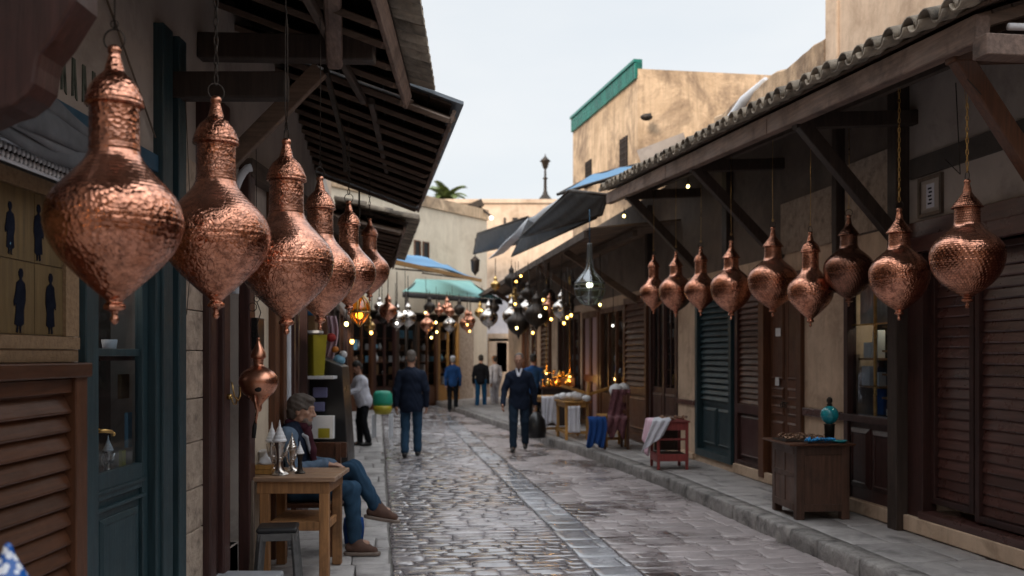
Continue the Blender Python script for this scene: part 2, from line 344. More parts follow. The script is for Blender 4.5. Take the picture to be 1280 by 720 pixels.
def copper(name, mode, dark=0.0, dust=.55):
    n = NT(name); tc = n.n('TexCoord'); obj = tc.outputs['Object']
    sx = n.n('SeparateXYZ'); n.l(obj, sx.inputs[0]); z = sx.outputs[2]
    ang = n.math('ARCTAN2', sx.outputs[1], sx.outputs[0])
    oi = n.n('ObjectInfo')
    va = n.n('VectorMath', operation='ADD'); n.l(obj, va.inputs[0]); n.l(n.math('MULTIPLY', oi.outputs['Random'], 13.0), va.inputs[1]); vec = va.outputs[0]
    # hammer dimples
    vo = n.n('TexVoronoi', feature='F1'); n.l(vec, vo.inputs['Vector']); vo.inputs['Scale'].default_value = 66; vo.inputs['Randomness'].default_value = .8
    ham = n.math('MULTIPLY', n.math('MULTIPLY', vo.outputs['Distance'], vo.outputs['Distance']), 1.4)
    # scrollwork
    nz = n.n('TexNoise'); n.l(vec, nz.inputs['Vector']); nz.inputs['Scale'].default_value = 14; nz.inputs['Detail'].default_value = 2
    vm = n.n('VectorMath', operation='MULTIPLY_ADD'); n.l(nz.outputs['Color'], vm.inputs[0]); vm.inputs[1].default_value = (.07,.07,.07); n.l(vec, vm.inputs[2])
    ve = n.n('TexVoronoi', feature='DISTANCE_TO_EDGE'); n.l(vm.outputs[0], ve.inputs['Vector']); ve.inputs['Scale'].default_value = 36
    sc1 = n.rng(ve.outputs['Distance'], .0, .07, 0, 1)
    vr = n.n('TexVoronoi', feature='F1'); n.l(vm.outputs[0], vr.inputs['Vector']); vr.inputs['Scale'].default_value = 30
    curl = n.math('SINE', n.math('MULTIPLY', vr.outputs['Distance'], 24.0))
    scroll = n.math('ADD', sc1, n.math('MULTIPLY', curl, .35))
    # rows of chased dashes
    zr = n.math('MULTIPLY', z, 62.0); row = n.math('FLOOR', zr)
    dash = n.math('SINE', n.math('ADD', n.math('MULTIPLY', ang, 46.0), n.math('MULTIPLY', row, 2.1)))
    rowf = n.math('ABSOLUTE', n.math('SUBTRACT', n.math('FRACT', zr), .5))
    dashes = n.math('MULTIPLY', n.rng(dash, -.3, .8, 0, 1), n.rng(rowf, .2, .45, 1, 0))
    rings = n.math('SINE', n.math('MULTIPLY', z, 520.0))
    fine = n.noise(vec, 160, 4, .7)
    if mode == 'scroll': body = n.math('ADD', n.math('MULTIPLY', scroll, .75), n.math('MULTIPLY', ham, .9))
    elif mode == 'dash': body = n.math('ADD', n.math('MULTIPLY', dashes, .9), n.math('MULTIPLY', ham, .7))
    else: body = n.math('ADD', n.math('MULTIPLY', ham, 1.6), n.math('MULTIPLY', scroll, .18))
    # ring bands: shoulder (z .46-.60 h) , h=.9
    band = n.math('MULTIPLY', n.rng(z, .40, .43, 0, 1), n.rng(z, .57, .60, 1, 0))
    h = n.math('ADD', n.math('MULTIPLY', body, n.math('SUBTRACT', 1.0, n.math('MULTIPLY', band, .75))), n.math('MULTIPLY', n.math('MULTIPLY', rings, band), .10))
    h = n.math('ADD', h, n.math('MULTIPLY', fine, .02))
    nrm = n.bump(h, .45, .0034)
    wob = n.noise(vec, 9, 2)
    nrm = n.bump(wob, .22, .012, nrm)
    n.l(nrm, n.b.inputs['Normal'])
    pat = n.noise(vec, 7, 8, .72, .5); grime = n.noise(vec, 26, 6, .7)
    a = n.mix(n.rng(pat, .32, .66, 0, 1), (.90,.43,.29), (.50,.20,.115))
    crev = n.math('MULTIPLY', {'scroll': n.rng(sc1, .0, 1, 1, 0), 'dash': n.rng(dashes, 0, .8, .75, 0), 'ham': n.rng(ham, .25, .7, 0, .5)}[mode], n.math('SUBTRACT', 1.0, n.math('MULTIPLY', band, .6)))                      # tarnish left in the chased lines
    a = n.mix(n.math('MULTIPLY', crev, .6), a, (.17,.065,.035))
    a = n.mix(n.rng(grime, .46, .64, 0, .7), a, (.14,.06,.04))
    dustz = n.math('MULTIPLY', n.math('MULTIPLY', n.rng(z, .36, .48, 0, 1), n.rng(z, .60, .66, 1, .25)), n.rng(pat, .25, .55, .55, 1))
    du = n.math('MULTIPLY', dustz, dust*.75)
    a = n.mix(du, a, (.27,.15,.115))
    if dark: a = n.mix(dark, a, (.09,.055,.045))
    n.l(a, n.b.inputs['Base Color'])
    n.l(n.math('SUBTRACT', 1.0, n.math('MULTIPLY', du, .45)), n.b.inputs['Metallic'])
    n.l(n.math('ADD', n.rng(grime, .3, .7, .05, .17), n.math('MULTIPLY', du, .16)), n.b.inputs['Roughness'])
    return n.m
M['cu_scroll'] = copper('engraved_copper', 'scroll')
M['cu_ham'] = copper('hammered_copper', 'ham', 0, .4)
M['cu_dash'] = copper('chased_copper', 'dash')
M['cu_dark'] = copper('darkened_bronze', 'dash', .55)
M['cu_plain'] = surf('plain_copper', (.50,.22,.13), (.75,.36,.24), ns=9, rough=(.18,.38), metal=1, bump=.2, bs=40, rnd=.05)

def stone_mat(name, c1, c2, wet, wsc, wetdark=.5, edge=(.5,.3), ro=(.26,.46), bp=.35):
    n = NT(name); v = n.coords(); vw = n.coords(rnd=False)
    at = n.n('Attribute', attribute_name='rnd')
    f = n.noise(v, 9, 8, .7)
    col = n.mix(n.rng(f, .3, .7, 0, 1), c1, c2)
    hs = n.n('HueSaturation'); n.l(col, hs.inputs['Color']); n.l(n.rng(at.outputs['Fac'], 0, 1, .72, 1.22), hs.inputs['Value']); col = hs.outputs[0]
    wn = n.noise(vw, wsc, 5, .6, .4)
    wt = n.math('ADD', n.rng(wn, edge[0]-.08, edge[0]+.1, 0, 1), n.math('MULTIPLY', n.math('SUBTRACT', at.outputs['Fac'], .5), .5))
    wt = n.math('MAXIMUM', n.math('MINIMUM', wt, 1.0), 0.0); wt = n.math('MULTIPLY', wt, wet)
    col = n.mix(n.math('MULTIPLY', wt, wetdark), col, (.030,.018,.016))
    n.l(col, n.b.inputs['Base Color'])
    r2 = n.noise(v, 5, 6, .7)
    n.l(n.math('MAXIMUM', n.math('SUBTRACT', n.rng(r2, .3, .7, ro[0], ro[1]), n.math('MULTIPLY', wt, .26)), .05), n.b.inputs['Roughness'])
    g = n.noise(v, 30, 7, .75); g2 = n.noise(v, 7, 3)
    nb = n.bump(n.math('ADD', n.math('MULTIPLY', g, .5), n.math('MULTIPLY', g2, 1.6)), bp, .005)
    n.l(nb, n.b.inputs['Normal']); n.b.inputs['Specular IOR Level'].default_value = .6
    n.l(n.math('MULTIPLY', wt, .85), n.b.inputs['Coat Weight']); n.b.inputs['Coat Roughness'].default_value = .13; n.b.inputs['Coat IOR'].default_value = 1.5
    n.l(n.bump(n.noise(v, 6, 3), .25, .004), n.b.inputs['Coat Normal'])
    return n.m
M['cobble'] = stone_mat('worn_wet_cobble', (.36,.335,.35), (.58,.54,.555), 1.0, .55, .48, (.42,.3), (.22,.38), .22)
M['cobble_r'] = stone_mat('damp_brown_cobble', (.34,.295,.295), (.50,.44,.44), 1.0, .75, .85, (.54,.3))
M['strip'] = stone_mat('smooth_grey_channel_stone', (.34,.345,.37), (.48,.48,.51), .8, .5, .3, (.45,.3))
M['grout'] = surf('dark_grit', (.10,.09,.085), (.18,.165,.155), ns=12, rough=(.35,.7), bump=.6, bs=80)
# ================================================================== GROUND
def ground():
    m = MB(); m.box(-160, 160, -160, 240, -.6, -.03)
    tag(m.build('ground', M['grout']), 'dark gritty bedding beneath the stones', 'ground', kind='structure')
def kerb_t(s):
    pts = [(-8, -1.03), (13, -1.05), (17, -1.28), (20.5, -1.62), (26, -2.1), (37, -3.0)]
    for (a, b), (c, d) in zip(pts, pts[1:]):
        if s <= c: return b+(d-b)*(s-a)/(c-a)
    return pts[-1][1]
def stones(name, label, mat, t0f, t1f, s0, s1, rl, wl, gap, dome=.006, jit=.012, tilt=.010, hz=.004, z=0):
    m = MB(); rr = random.Random(hash(name) % 1000 if False else len(name)*7)
    s = s0
    while s < s1:
        L = rl*rr.uniform(.8, 1.25); ta, tb = t0f(s), t1f(s)
        t = ta-rr.uniform(0, .5)*wl
        while t < tb:
            wd = wl*rr.uniform(.65, 1.45); a, b = max(t, ta), min(t+wd, tb)
            if b-a > .05:
                g = gap/2; x0, x1, y0, y1 = a+g, b-g, s+g, s+L-g
                c = min(.018, (x1-x0)*.2, (y1-y0)*.2)
                pl = [(x0+c, y0), (x1-c, y0), (x1, y0+c), (x1, y1-c), (x1-c, y1), (x0+c, y1), (x0, y1-c), (x0, y0+c)]
                pl = [(p[0]+rr.uniform(-jit, jit), p[1]+rr.uniform(-jit, jit)) for p in pl]
                cx = sum(p[0] for p in pl)/8; cy = sum(p[1] for p in pl)/8
                tx, ty, dz = rr.gauss(0, tilt), rr.gauss(0, tilt), rr.uniform(-hz, hz)
                zf = lambda p: z+dz+tx*(p[0]-cx)+ty*(p[1]-cy)
                r1 = [(p[0], p[1], zf(p)-.006) for p in pl]
                r2 = [(cx+(p[0]-cx)*.965, cy+(p[1]-cy)*.94, zf(p)-.0005) for p in pl]
                r3 = [(cx+(p[0]-cx)*.6, cy+(p[1]-cy)*.6, zf(p)+dome*.6+rr.uniform(-.001, .001)) for p in pl]
                r0 = [(p[0], p[1], z-.05) for p in pl]
                vs = r0+r1+r2+r3+[(cx, cy, zf((cx, cy))+dome)]
                fs = []
                for q in range(3):
                    for k in range(8): fs.append((q*8+k, q*8+(k+1) % 8, (q+1)*8+(k+1) % 8, (q+1)*8+k))
                for k in range(8): fs.append((24+k, 24+(k+1) % 8, 32))
                m.add(vs, fs, True, rr.random())
            t += wd
        s += L
    o = m.build(name, mat, M=FR); tag(o, label, 'street', kind='structure'); return o
ground()
TG, TS0, TS1 = -4.70, -3.07, -2.70
stones('street_cobbles', 'wet reflective cobbled lane left of the centre strip', M['cobble'], lambda s: TG+.02, lambda s: TS0, -2, 37, .15, .30, .006, tilt=.027, dome=.0018, jit=.006)
stones('street_channel', 'grey strip of smooth stones along the lane', M['strip'], lambda s: TS0+.01, lambda s: TS1, -2, 37, .42, .4, .008, tilt=.004, dome=.001, hz=.002, z=-.001)
stones('street_paving', 'damp brownish paving between centre strip and kerb', M['cobble_r'], lambda s: TS1+.01, lambda s: kerb_t(s), -2, 37, .19, .36, .005, tilt=.007, dome=.001, jit=.005)
stones('footway_left', 'pale flagstones along the left shopfronts', M['pave'], lambda s: -7.6 if s > 9 else -7.2+.14*s*0, lambda s: TG, -2, 37, .55, .6, .010, tilt=.004, dome=.002, hz=.003)
def kerb():
    m = MB(); s = -3.0; rr = random.Random(5)
    while s < 37:
        L = rr.uniform(.55, 1.0); a, b = kerb_t(s), kerb_t(s+L); n = 7
        for part in range(1):
            vs = []; fs = []
            prof = [(0, -.05), (-.003, .05), (.0, .11), (.005, .140), (.016, .150), (.10, .152), (.22, .150), (.22, -.05)]
            for i in range(n+1):
                q = i/n; tt = a+(b-a)*q; yy = s+.004+(L-.008)*q
                for j, (x, z) in enumerate(prof):
                    e = .008 if 0 < j < 5 else .003
                    ex = 0 if i in (0, n) else 1
                    vs.append((tt+x+rr.uniform(-e, e)*(.4+.6*ex), yy, z+rr.uniform(-e, e)*.5))
            k = len(prof)
            for i in range(n):
                for j in range(k-1): fs.append((i*k+j, (i+1)*k+j, (i+1)*k+j+1, i*k+j+1))
            fs.append(tuple(range(k))); fs.append(tuple(n*k+j for j in range(k-1, -1, -1)))
            m.add(vs, fs, True)
        s += L
    tag(m.build('kerb', M['stone'], M=FR), 'rough worn stone kerb edging the raised right footway', 'kerb', kind='structure')
kerb()
stones('footway_right', 'raised grey stone footway before the right shops', M['pave'], lambda s: kerb_t(s)+.225, lambda s: .3, -3, 37, .7, .55, .008, tilt=.003, dome=.002, hz=.002, z=.15)
mm = MB(); mm.box(-.75, .3, -3, 37, -.02, .12); tag(mm.build('footway_bed', M['grout'], M=FR), 'mortar bed under the raised footway', 'ground', kind='structure')

# ================================================================== RIGHT SHOP ROW
def raised_panel(m, sg, x, s0, s1, z0, z1, b=.03, d=.018):
    """a bevelled raised panel standing proud of plane x towards the street"""
    f = -sg
    pl = lambda e, dd: [(x+f*dd, s0+e, z0+e), (x+f*dd, s1-e, z0+e), (x+f*dd, s1-e, z1-e), (x+f*dd, s0+e, z1-e)]
    vs = pl(0, -.002)+pl(0, .006)+pl(b, d)+pl(b+.012, d*.6)
    fs = []
    for q in range(3):
        for k in range(4): fs.append((q*4+k, q*4+(k+1) % 4, (q+1)*4+(k+1) % 4, (q+1)*4+k))
    fs.append((12, 13, 14, 15)); m.add(vs, fs)
def louvre(m, sg, x, s0, s1, z0, z1, pitch=.075, tilt=.035, th=.014, droop=0):
    """horizontal slats between s0 and s1"""
    f = -sg; z = z0; 
    while z+pitch <= z1+.001:
        e0, e1 = RN.uniform(-.003, .003), RN.uniform(-.003, .003)
        q = lambda xx, yy, zz: (xx, yy, zz)
        vs = []
        for (yy, e) in ((s0, e0), (s1, e1)):
            vs += [(x, yy, z+pitch+e), (x+f*tilt, yy, z+.012+e), (x+f*(tilt-.004), yy, z+e), (x-f*.0, yy, z+pitch-th+e)]
        m.add(vs, [(0, 1, 5, 4), (1, 2, 6, 5), (2, 3, 7, 6), (3, 0, 4, 7), (0, 3, 2, 1), (4, 5, 6, 7)])
        z += pitch
def frame(m, x0, x1, s0, s1, z0, z1, wd, bottom=True):
    m.box(x0, x1, s0, s0+wd, z0, z1); m.box(x0, x1, s1-wd, s1, z0, z1)
    m.box(x0+.001, x1-.001, s0+wd, s1-wd, z1-wd, z1)
    if bottom: m.box(x0+.001, x1-.001, s0+wd, s1-wd, z0, z0+wd)

def wall_with_openings(m, xa, xb, s0, s1, z0, z1, ops):
    """solid wall between planes xa and xb with rectangular openings [(a,b,za,zb)] sorted"""
    s = s0
    for (a, b, za, zb) in ops:
        if a > s: m.box(xa, xb, s, a, z0, z1, rnd=.5)
        if za > z0: m.box(xa, xb, a, b, z0, za, rnd=.5)
        if zb < z1: m.box(xa, xb, a, b, zb, z1, rnd=.5)
        s = b
    if s < s1: m.box(xa, xb, s, s1, z0, z1, rnd=.5)
def rails(m, x, s0, s1, z0, z1, k, wd=.03, f=.03):
    for i in range(k):
        y = s0+(s1-s0)*i/(k-1); m.box(x, x+f, y-wd/2, y+wd/2, z0, z1)
def goods_shelves(row, sg, x, s0, s1, z0, z1, n, mats, seed, dens=.8, fr=None, where='far shop'):
    """shelf boards are parts of the building, every ware on them is a thing of its own"""
    rr = random.Random(seed); fr = FR if fr is None else fr
    for i in range(n):
        z = z0+(z1-z0)*i/n; sh = MB(); sh.box(x, x+sg*.28, s0, s1, z, z+.02); sh.build('shelf', M['brown_z'], row)
        z += .021; y = s0+.05; H = (z1-z0)/n-.04
        while y < s1-.12:
            wd = rr.uniform(.12, .34)
            if rr.random() < dens*.62:
                mt = rr.choice(mats); mb = MB(); h = H*rr.uniform(.4, .92); w2 = min(wd*.8, s1-y-.03)
                if rr.random() < .5: mb.box(x+sg*.05, x+sg*.22, y, y+w2, z, z+h); nm = 'packet'
                else:
                    r = min(w2*.45, .10); mb.lathe([(0, 0), (r*.5, 0), (r, h*.3), (r*.9, h*.6), (r*.35, h*.8), (r*.4, h), (0, h)], 12, (x+sg*.13, y+w2/2, z)); nm = 'pot'
                tag(mb.build(nm, M[mt], M=fr), '%s on the shelves of the %s' % ({'packet': 'boxed ware', 'pot': 'rounded pot'}[nm], where), nm, '%ss on the shelves of the %s' % (nm, where))
            y += wd+.03
def right_row():
    sA1, sA0 = sR(1155), sR(1210)
    b = thing('shop_building', 'row of old ochre stuccoed shops with brown and teal shutters under the right tiled canopy', 'building', (0, 8, 0), frame=FR, rel=True)
    ops = [(3.2, 8.62, .36, 2.66), (9.0, 10.05, .30, 2.62), (11.02, 13.2, .25, 2.72), (13.2, 14.75, .25, 2.85), (15.65, 18.9, .25, 2.8), (18.95, 21.1, .25, 2.75), (21.2, 22.9, .25, 2.75), (23.2, 26.0, .25, 2.8), (27.0, 28.4, .25, 2.75), (29.5, 32.5, .25, 2.75)]
    m = MB(); wall_with_openings(m, .0, .35, -12, 36, .10, 2.95, ops); m.build('wall', M['stucco_low'], b)
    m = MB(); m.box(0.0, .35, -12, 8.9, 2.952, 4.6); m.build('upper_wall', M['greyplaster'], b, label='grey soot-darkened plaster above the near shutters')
    m = MB(); m.box(0.0, .35, 8.902, 36, 2.952, 4.6); m.build('upper_wall', M['plaster_shade'], b, label='plaster under the canopy with the shade put into its colour')
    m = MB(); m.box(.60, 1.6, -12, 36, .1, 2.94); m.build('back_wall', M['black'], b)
    m = MB(); m.box(-.06, .02, -12, 8.86, .16, .30); m.box(-.035, .02, 9.0, 13.15, .16, .29); m.box(-.05, .02, 14.8, 36, .16, .25)
    m.build('plinth', M['stucco_low'], b, bevel=.01)
    # near big wooden shutters
    m = MB(); m.box(-.05, .30, 3.2, 8.62, .30, .365); m.box(-.07, .10, 3.0, 8.80, 2.66, 2.80); m.box(-.04, .10, 3.0, 8.80, 2.801, 2.94); m.build('shutter_lintel', M['maroon_y'], b, bevel=.006)
    for (a, c) in ((7.985, 8.60), (6.52, 7.965), (5.0, 6.50), (3.3, 4.98)):
        lift = .055 if a > 7.9 else 0
        m = MB(); frame(m, .06, .115, a, c, .38+lift, 2.655, .055); m.box(.112, .13, a+.05, c-.05, .42+lift, 2.62)
        o = m.build('shutter_leaf', M['maroon_z'], b, bevel=.004)
        m = MB(); louvre(m, 1, .112, a+.055, c-.055, .44+lift, 2.6, .088, .020); m.build('slats', M['maroon_y'], o, M=PLACE[b.name].inverted())
    m = MB(); m.box(-.02, .12, 8.60, 8.84, .30, 2.66); m.build('door_post', M['maroon_z'], b, bevel=.006)
    m = MB(); m.box(-.13, .05, 8.84, 9.0, .12, 4.3); m.build('timber_post', M['dark_z'], b, bevel=.01)
    for (y0, y1, z0, z1) in ((10.06, 10.16, 2.4, 4.2), (13.22, 13.4, 2.86, 4.3), (17.1, 17.25, 2.86, 4.4)): m = MB(); m.box(-.10, .05, y0, y1, z0, z1); m.build('upper_post', M['dark_z'], b, bevel=.01)
    # window bay
    m = MB(); m.box(-.02, .08, 9.0, 9.09, .30, 2.62); m.box(-.02, .08, 9.97, 10.055, .30, 2.62); m.box(-.021, .08, 9.09, 9.97, 2.48, 2.62)
    m.box(-.05, .10, 8.99, 10.07, 1.08, 1.15); m.box(.01, .07, 9.09, 9.97, .30, 1.08)
    raised_panel(m, 1, .008, 9.13, 9.50, .42, 1.02, .05, .03); raised_panel(m, 1, .008, 9.55, 9.93, .42, 1.02, .05, .03)
    m.build('panelled_front', M['maroon_z'], b, bevel=.004)
    m = MB(); m.box(.04, .046, 9.09, 9.97, 1.15, 2.48); m.build('window_glass', M['glass'], b)
    m = MB(); m.box(.03, .06, 9.52, 9.535, 1.15, 2.48); m.box(.03, .06, 9.09, 9.97, 2.05, 2.065); m.build('glazing_bar', M['brass'], b)
    m = MB(); m.box(.5, .55, 9.05, 10.0, 1.1, 2.6); m.build('display_back', M['darkwall'], b)
    for z in (1.32, 1.55, 1.78, 2.02): m = MB(); m.box(.10, .42, 9.1, 9.5, z, z+.02); m.build('display_shelf', M['table'], b)
    for z in (1.42, 1.7): m = MB(); m.box(.10, .42, 9.56, 9.96, z, z+.02); m.build('display_shelf', M['table'], b)
    for (y0, y1, z0, z1) in ((9.62, 9.72, 1.722, 2.0), (9.75, 9.90, 1.722, 1.88), (9.78, 9.94, 1.442, 1.64), (9.6, 9.66, 1.442, 1.58), (9.15, 9.25, 1.342, 1.52), (9.33, 9.39, 1.342, 1.49), (9.28, 9.34, 1.572, 1.72), (9.2, 9.32, 1.802, 1.95), (9.14, 9.22, 1.16, 1.28), (9.3, 9.46, 1.16, 1.22)):
        q = MB(); q.box(.12, .2, y0, y1, z0, z1); tag(q.build('book', M['paper'], M=FR, bevel=.003), 'cream book or card standing on the shelves of the right shop window', 'book', 'cream books in the right shop window')
    m = MB(); m.box(.16, .19, 9.58, 9.76, 1.16, 1.41); m.build('display_cloth', M['cloth_blue'], b)
    m = MB(); m.sheet(lambda u, v: (.12+.012*math.sin(u*60), 9.10+.86*u, 2.07+.40*v), 60, 3, .004); m.build('curtain', M['greyplaster'], b)
    # dado rail on stucco
    m = MB(); m.box(-.04, .0, 10.10, 11.0, 1.07, 1.16); m.build('dado_rail', M['maroon_y'], b, bevel=.01); m = MB(); m.box(-.03, 0, 14.76, 15.64, .98, 1.06); m.build('dado_rail', M['maroon_y'], b, bevel=.01)
    # brown double door (px 955-1005)
    a, c = 11.04, 12.16
    m = MB(); m.box(-.05, .12, a-.03, a+.10, .22, 2.72); m.box(-.05, .12, c-.08, c+.08, .22, 2.72); m.box(-.052, .12, a+.1, c-.08, 2.52, 2.72); m.build('door_frame', M['brown_z'], b, bevel=.006)
    mid = (a+.1+c-.08)/2
    for (p, q, lab) in ((a+.10, mid-.003, None), (mid+.003, c-.08, None)):
        m = MB(); m.box(.05, .09, p, q, .27, 2.52)
        w2 = .05
        for (z0, z1) in ((.36, .95), (1.02, 1.15), (1.22, 1.36), (1.45, 2.42)): raised_panel(m, 1, .048, p+w2, q-w2, z0, z1, .025, .02)
        o = m.build('door', M['brown_z'], b, bevel=.003)
        h = MB(); yy = mid+(.05 if p > mid else -.05)
        h.tube([(.05, yy, 1.18), (.01, yy, 1.18)], .008, 8); h.tube([(.01, yy+.028*math.cos(t*PI/6), 1.15+.028*math.sin(t*PI/6)) for t in range(12)], .006, 6, closed=True)
        h.build('handle', M['iron'], o, M=PLACE[b.name].inverted())
    for (p0, p1, z0, z1) in ((.12, .26, 1.98, 2.08), (.16, .27, 1.38, 1.48)): m = MB(); m.box(.024, .027, mid+p0, mid+p1, z0, z1); m.build('paper_notice', M['paper'], b)
    # narrow louvred leaf (px 918-950)
    a, c = 12.27, 13.18
    m = MB(); frame(m, 0, .08, a, c, .25, 2.68, .10); m.box(.06, .09, a+.1, c-.1, .3, 2.6); m.box(.001, .079, a+.1, c-.1, .98, 1.1); raised_panel(m, 1, .058, a+.12, c-.12, .38, .96, .04, .03)
    o = m.build('louvred_leaf', M['maroon_z'], b, bevel=.004)
    m = MB(); louvre(m, 1, .058, a+.10, c-.10, 1.1, 2.56, .075, .03); m.build('slats', M['brown_y'], o, M=PLACE[b.name].inverted())
    # teal shutter
    a, c = 13.24, 14.74
    m = MB(); frame(m, -.03, .10, a, c, .25, 2.85, .10, True); m.box(.07, .10, a+.1, c-.1, .3, 2.75)
    mid = (a+c)/2
    raised_panel(m, 1, .068, a+.14, mid-.04, .42, .98, .04, .03); raised_panel(m, 1, .068, mid+.04, c-.14, .42, .98, .04, .03); m.box(.05, .08, a+.1, c-.1, 1.02, 1.08)
    o = m.build('teal_shutter', M['teal_z'], b, bevel=.004, label='dark teal roller-style shutter with two lower panels')
    m = MB(); louvre(m, 1, .068, a+.10, c-.10, 1.09, 2.74, .085, .045); m.build('slats', M['teal_y'], o, M=PLACE[b.name].inverted())
    # glazed dark door (px 812-848)
    a, c = 15.66, 17.28
    m = MB(); frame(m, -.02, .08, a, c, .22, 2.8, .12)
    mid = (a+c)/2; m.box(-.0, .06, mid-.05, mid+.05, .3, 2.7)
    m.box(.02, .06, a+.12, c-.12, .3, 1.2)
    for (p, q) in ((a+.16, mid-.07), (mid+.07, c-.16)):
        raised_panel(m, 1, .018, p, q, .4, 1.1, .04, .02); rails(m, .02, p, q, 1.2, 2.68, 3, .03)
    m.build('glazed_door', M['maroon_z'], b, bevel=.004)
    m = MB(); m.box(.05, .055, a+.12, c-.12, 1.2, 2.68); m.build('door_glass', M['glass'], b)
    goods_shelves(b, 1, .25, a+.1, c-.1, 1.2, 2.6, 5, ['paper', 'silver', 'bluebox', 'brass'], 3, .8, FR, 'dark glazed door behind the red table')
    # open louvred leaf standing proud (px 783-812)
    m = MB()
    a, c = 17.32, 18.92
    frame(m, -.06, .04, a, c, .17, 2.85, .12); m.box(.0, .03, a+.1, c-.1, .2, 2.8); m.box(-.055, .03, a+.12, c-.12, 1.02, 1.16); raised_panel(m, 1, 0, a+.16, c-.16, .35, .98, .05, .03)
    o = m.build('louvred_leaf', M['brown_z'], b, bevel=.004, label='orange-brown louvred leaf behind the blue draped chair')
    m = MB(); louvre(m, 1, -.004, a+.12, c-.12, 1.17, 2.72, .11, .05); m.build('slats', M['brown_y'], o, M=PLACE[b.name].inverted())
    # glazed bays farther on
    for (a, c, mt, pn, seed) in ((18.97, 21.08, 'brown_z', 4, 5), (23.22, 25.98, 'maroon_z', 5, 8), (29.52, 32.48, 'brown_z', 4, 9)):
        m = MB(); frame(m, -.03, .07, a, c, .2, 2.74, .10); m.box(0, .05, a+.1, c-.1, .3, .95); rails(m, -.01, a+.1, c-.1, .9, 2.66, pn, .05, .06)
        m.build('shopfront', M[mt], b)
        m = MB(); m.box(.05, .056, a+.1, c-.1, .95, 2.66); m.build('shopfront_glass', M['glass'], b)
        goods_shelves(b, 1, .25, a+.1, c-.1, .95, 2.6, 5, ['paper', 'skyblue', 'silver', 'brass', 'white'], seed, .8, FR, {5: 'glazed front behind the dark chair', 8: 'glazed front behind the pine counter', 9: 'farthest right glazed front'}[seed])
    a, c = 21.22, 22.88
    m = MB(); frame(m, -.03, .07, a, c, .2, 2.74, .14); m.box(-.02, .06, (a+c)/2-.1, (a+c)/2+.1, .3, 2.66); m.box(-.021, .06, a+.1, c-.1, 1.15, 1.3); m.build('panelled_door', M['brown_z'], b)
    m = MB(); m.box(.02, .05, a+.14, c-.14, .3, 2.62); m.build('frosted_panel', M['pinkpanel'], b)
    a, c = 27.0, 28.4
    m = MB(); frame(m, -.08, .02, a, c, .17, 2.75, .12); m.box(-.02, .0, a+.1, c-.1, .2, 2.7); o = m.build('louvred_leaf', M['brown_z'], b, label='louvred leaf lit warm beside the brass stall')
    m = MB(); louvre(m, 1, -.022, a+.12, c-.12, .35, 2.62, .13, .06); m.build('slats', M['brown_y'], o, M=PLACE[b.name].inverted())
    # framed notice on upper grey plaster + rough panels + conduit
    m = MB(); frame(m, -.03, .0, 8.30, 8.66, 2.97, 3.32, .03); m.build('poster_frame', M['grey_wood'], b)
    m = MB(); m.box(-.012, -.002, 8.33, 8.63, 3.0, 3.29); m.box(-.0145,-.012, 8.36,8.60,3.03,3.26); m.build('poster_sheet', M['greyplaster'], b)
    m = MB(); m.box(-.018, -.015, 8.42, 8.54, 3.04, 3.25, rnd=.9); m.build('poster_paper', M['cloth_white'], b, label='small faded paper with dark script lines')
    m = MB()
    for k in range(5): m.box(-.0215, -.0185, 8.445+RN.uniform(0, .015), 8.515-RN.uniform(0, .02), 3.07+k*.033, 3.085+k*.033)
    m.build('poster_script', M['ink'], b)
    for (p0, p1, z0, z1) in ((9.15, 10.0, 2.97, 3.7), (10.3, 11.6, 2.95, 3.55)): m = MB(); m.box(-.03, -.001, p0, p1, z0, z1); m.build('rough_render', M['carvedstone'], b, label='rough dark pebbled render under the canopy')
    m = MB(); m.box(-.022, -.002, 3, 8.8, 3.34, 3.52); m.build('painted_band', M['darkwall'], b)
    return b
right_row()

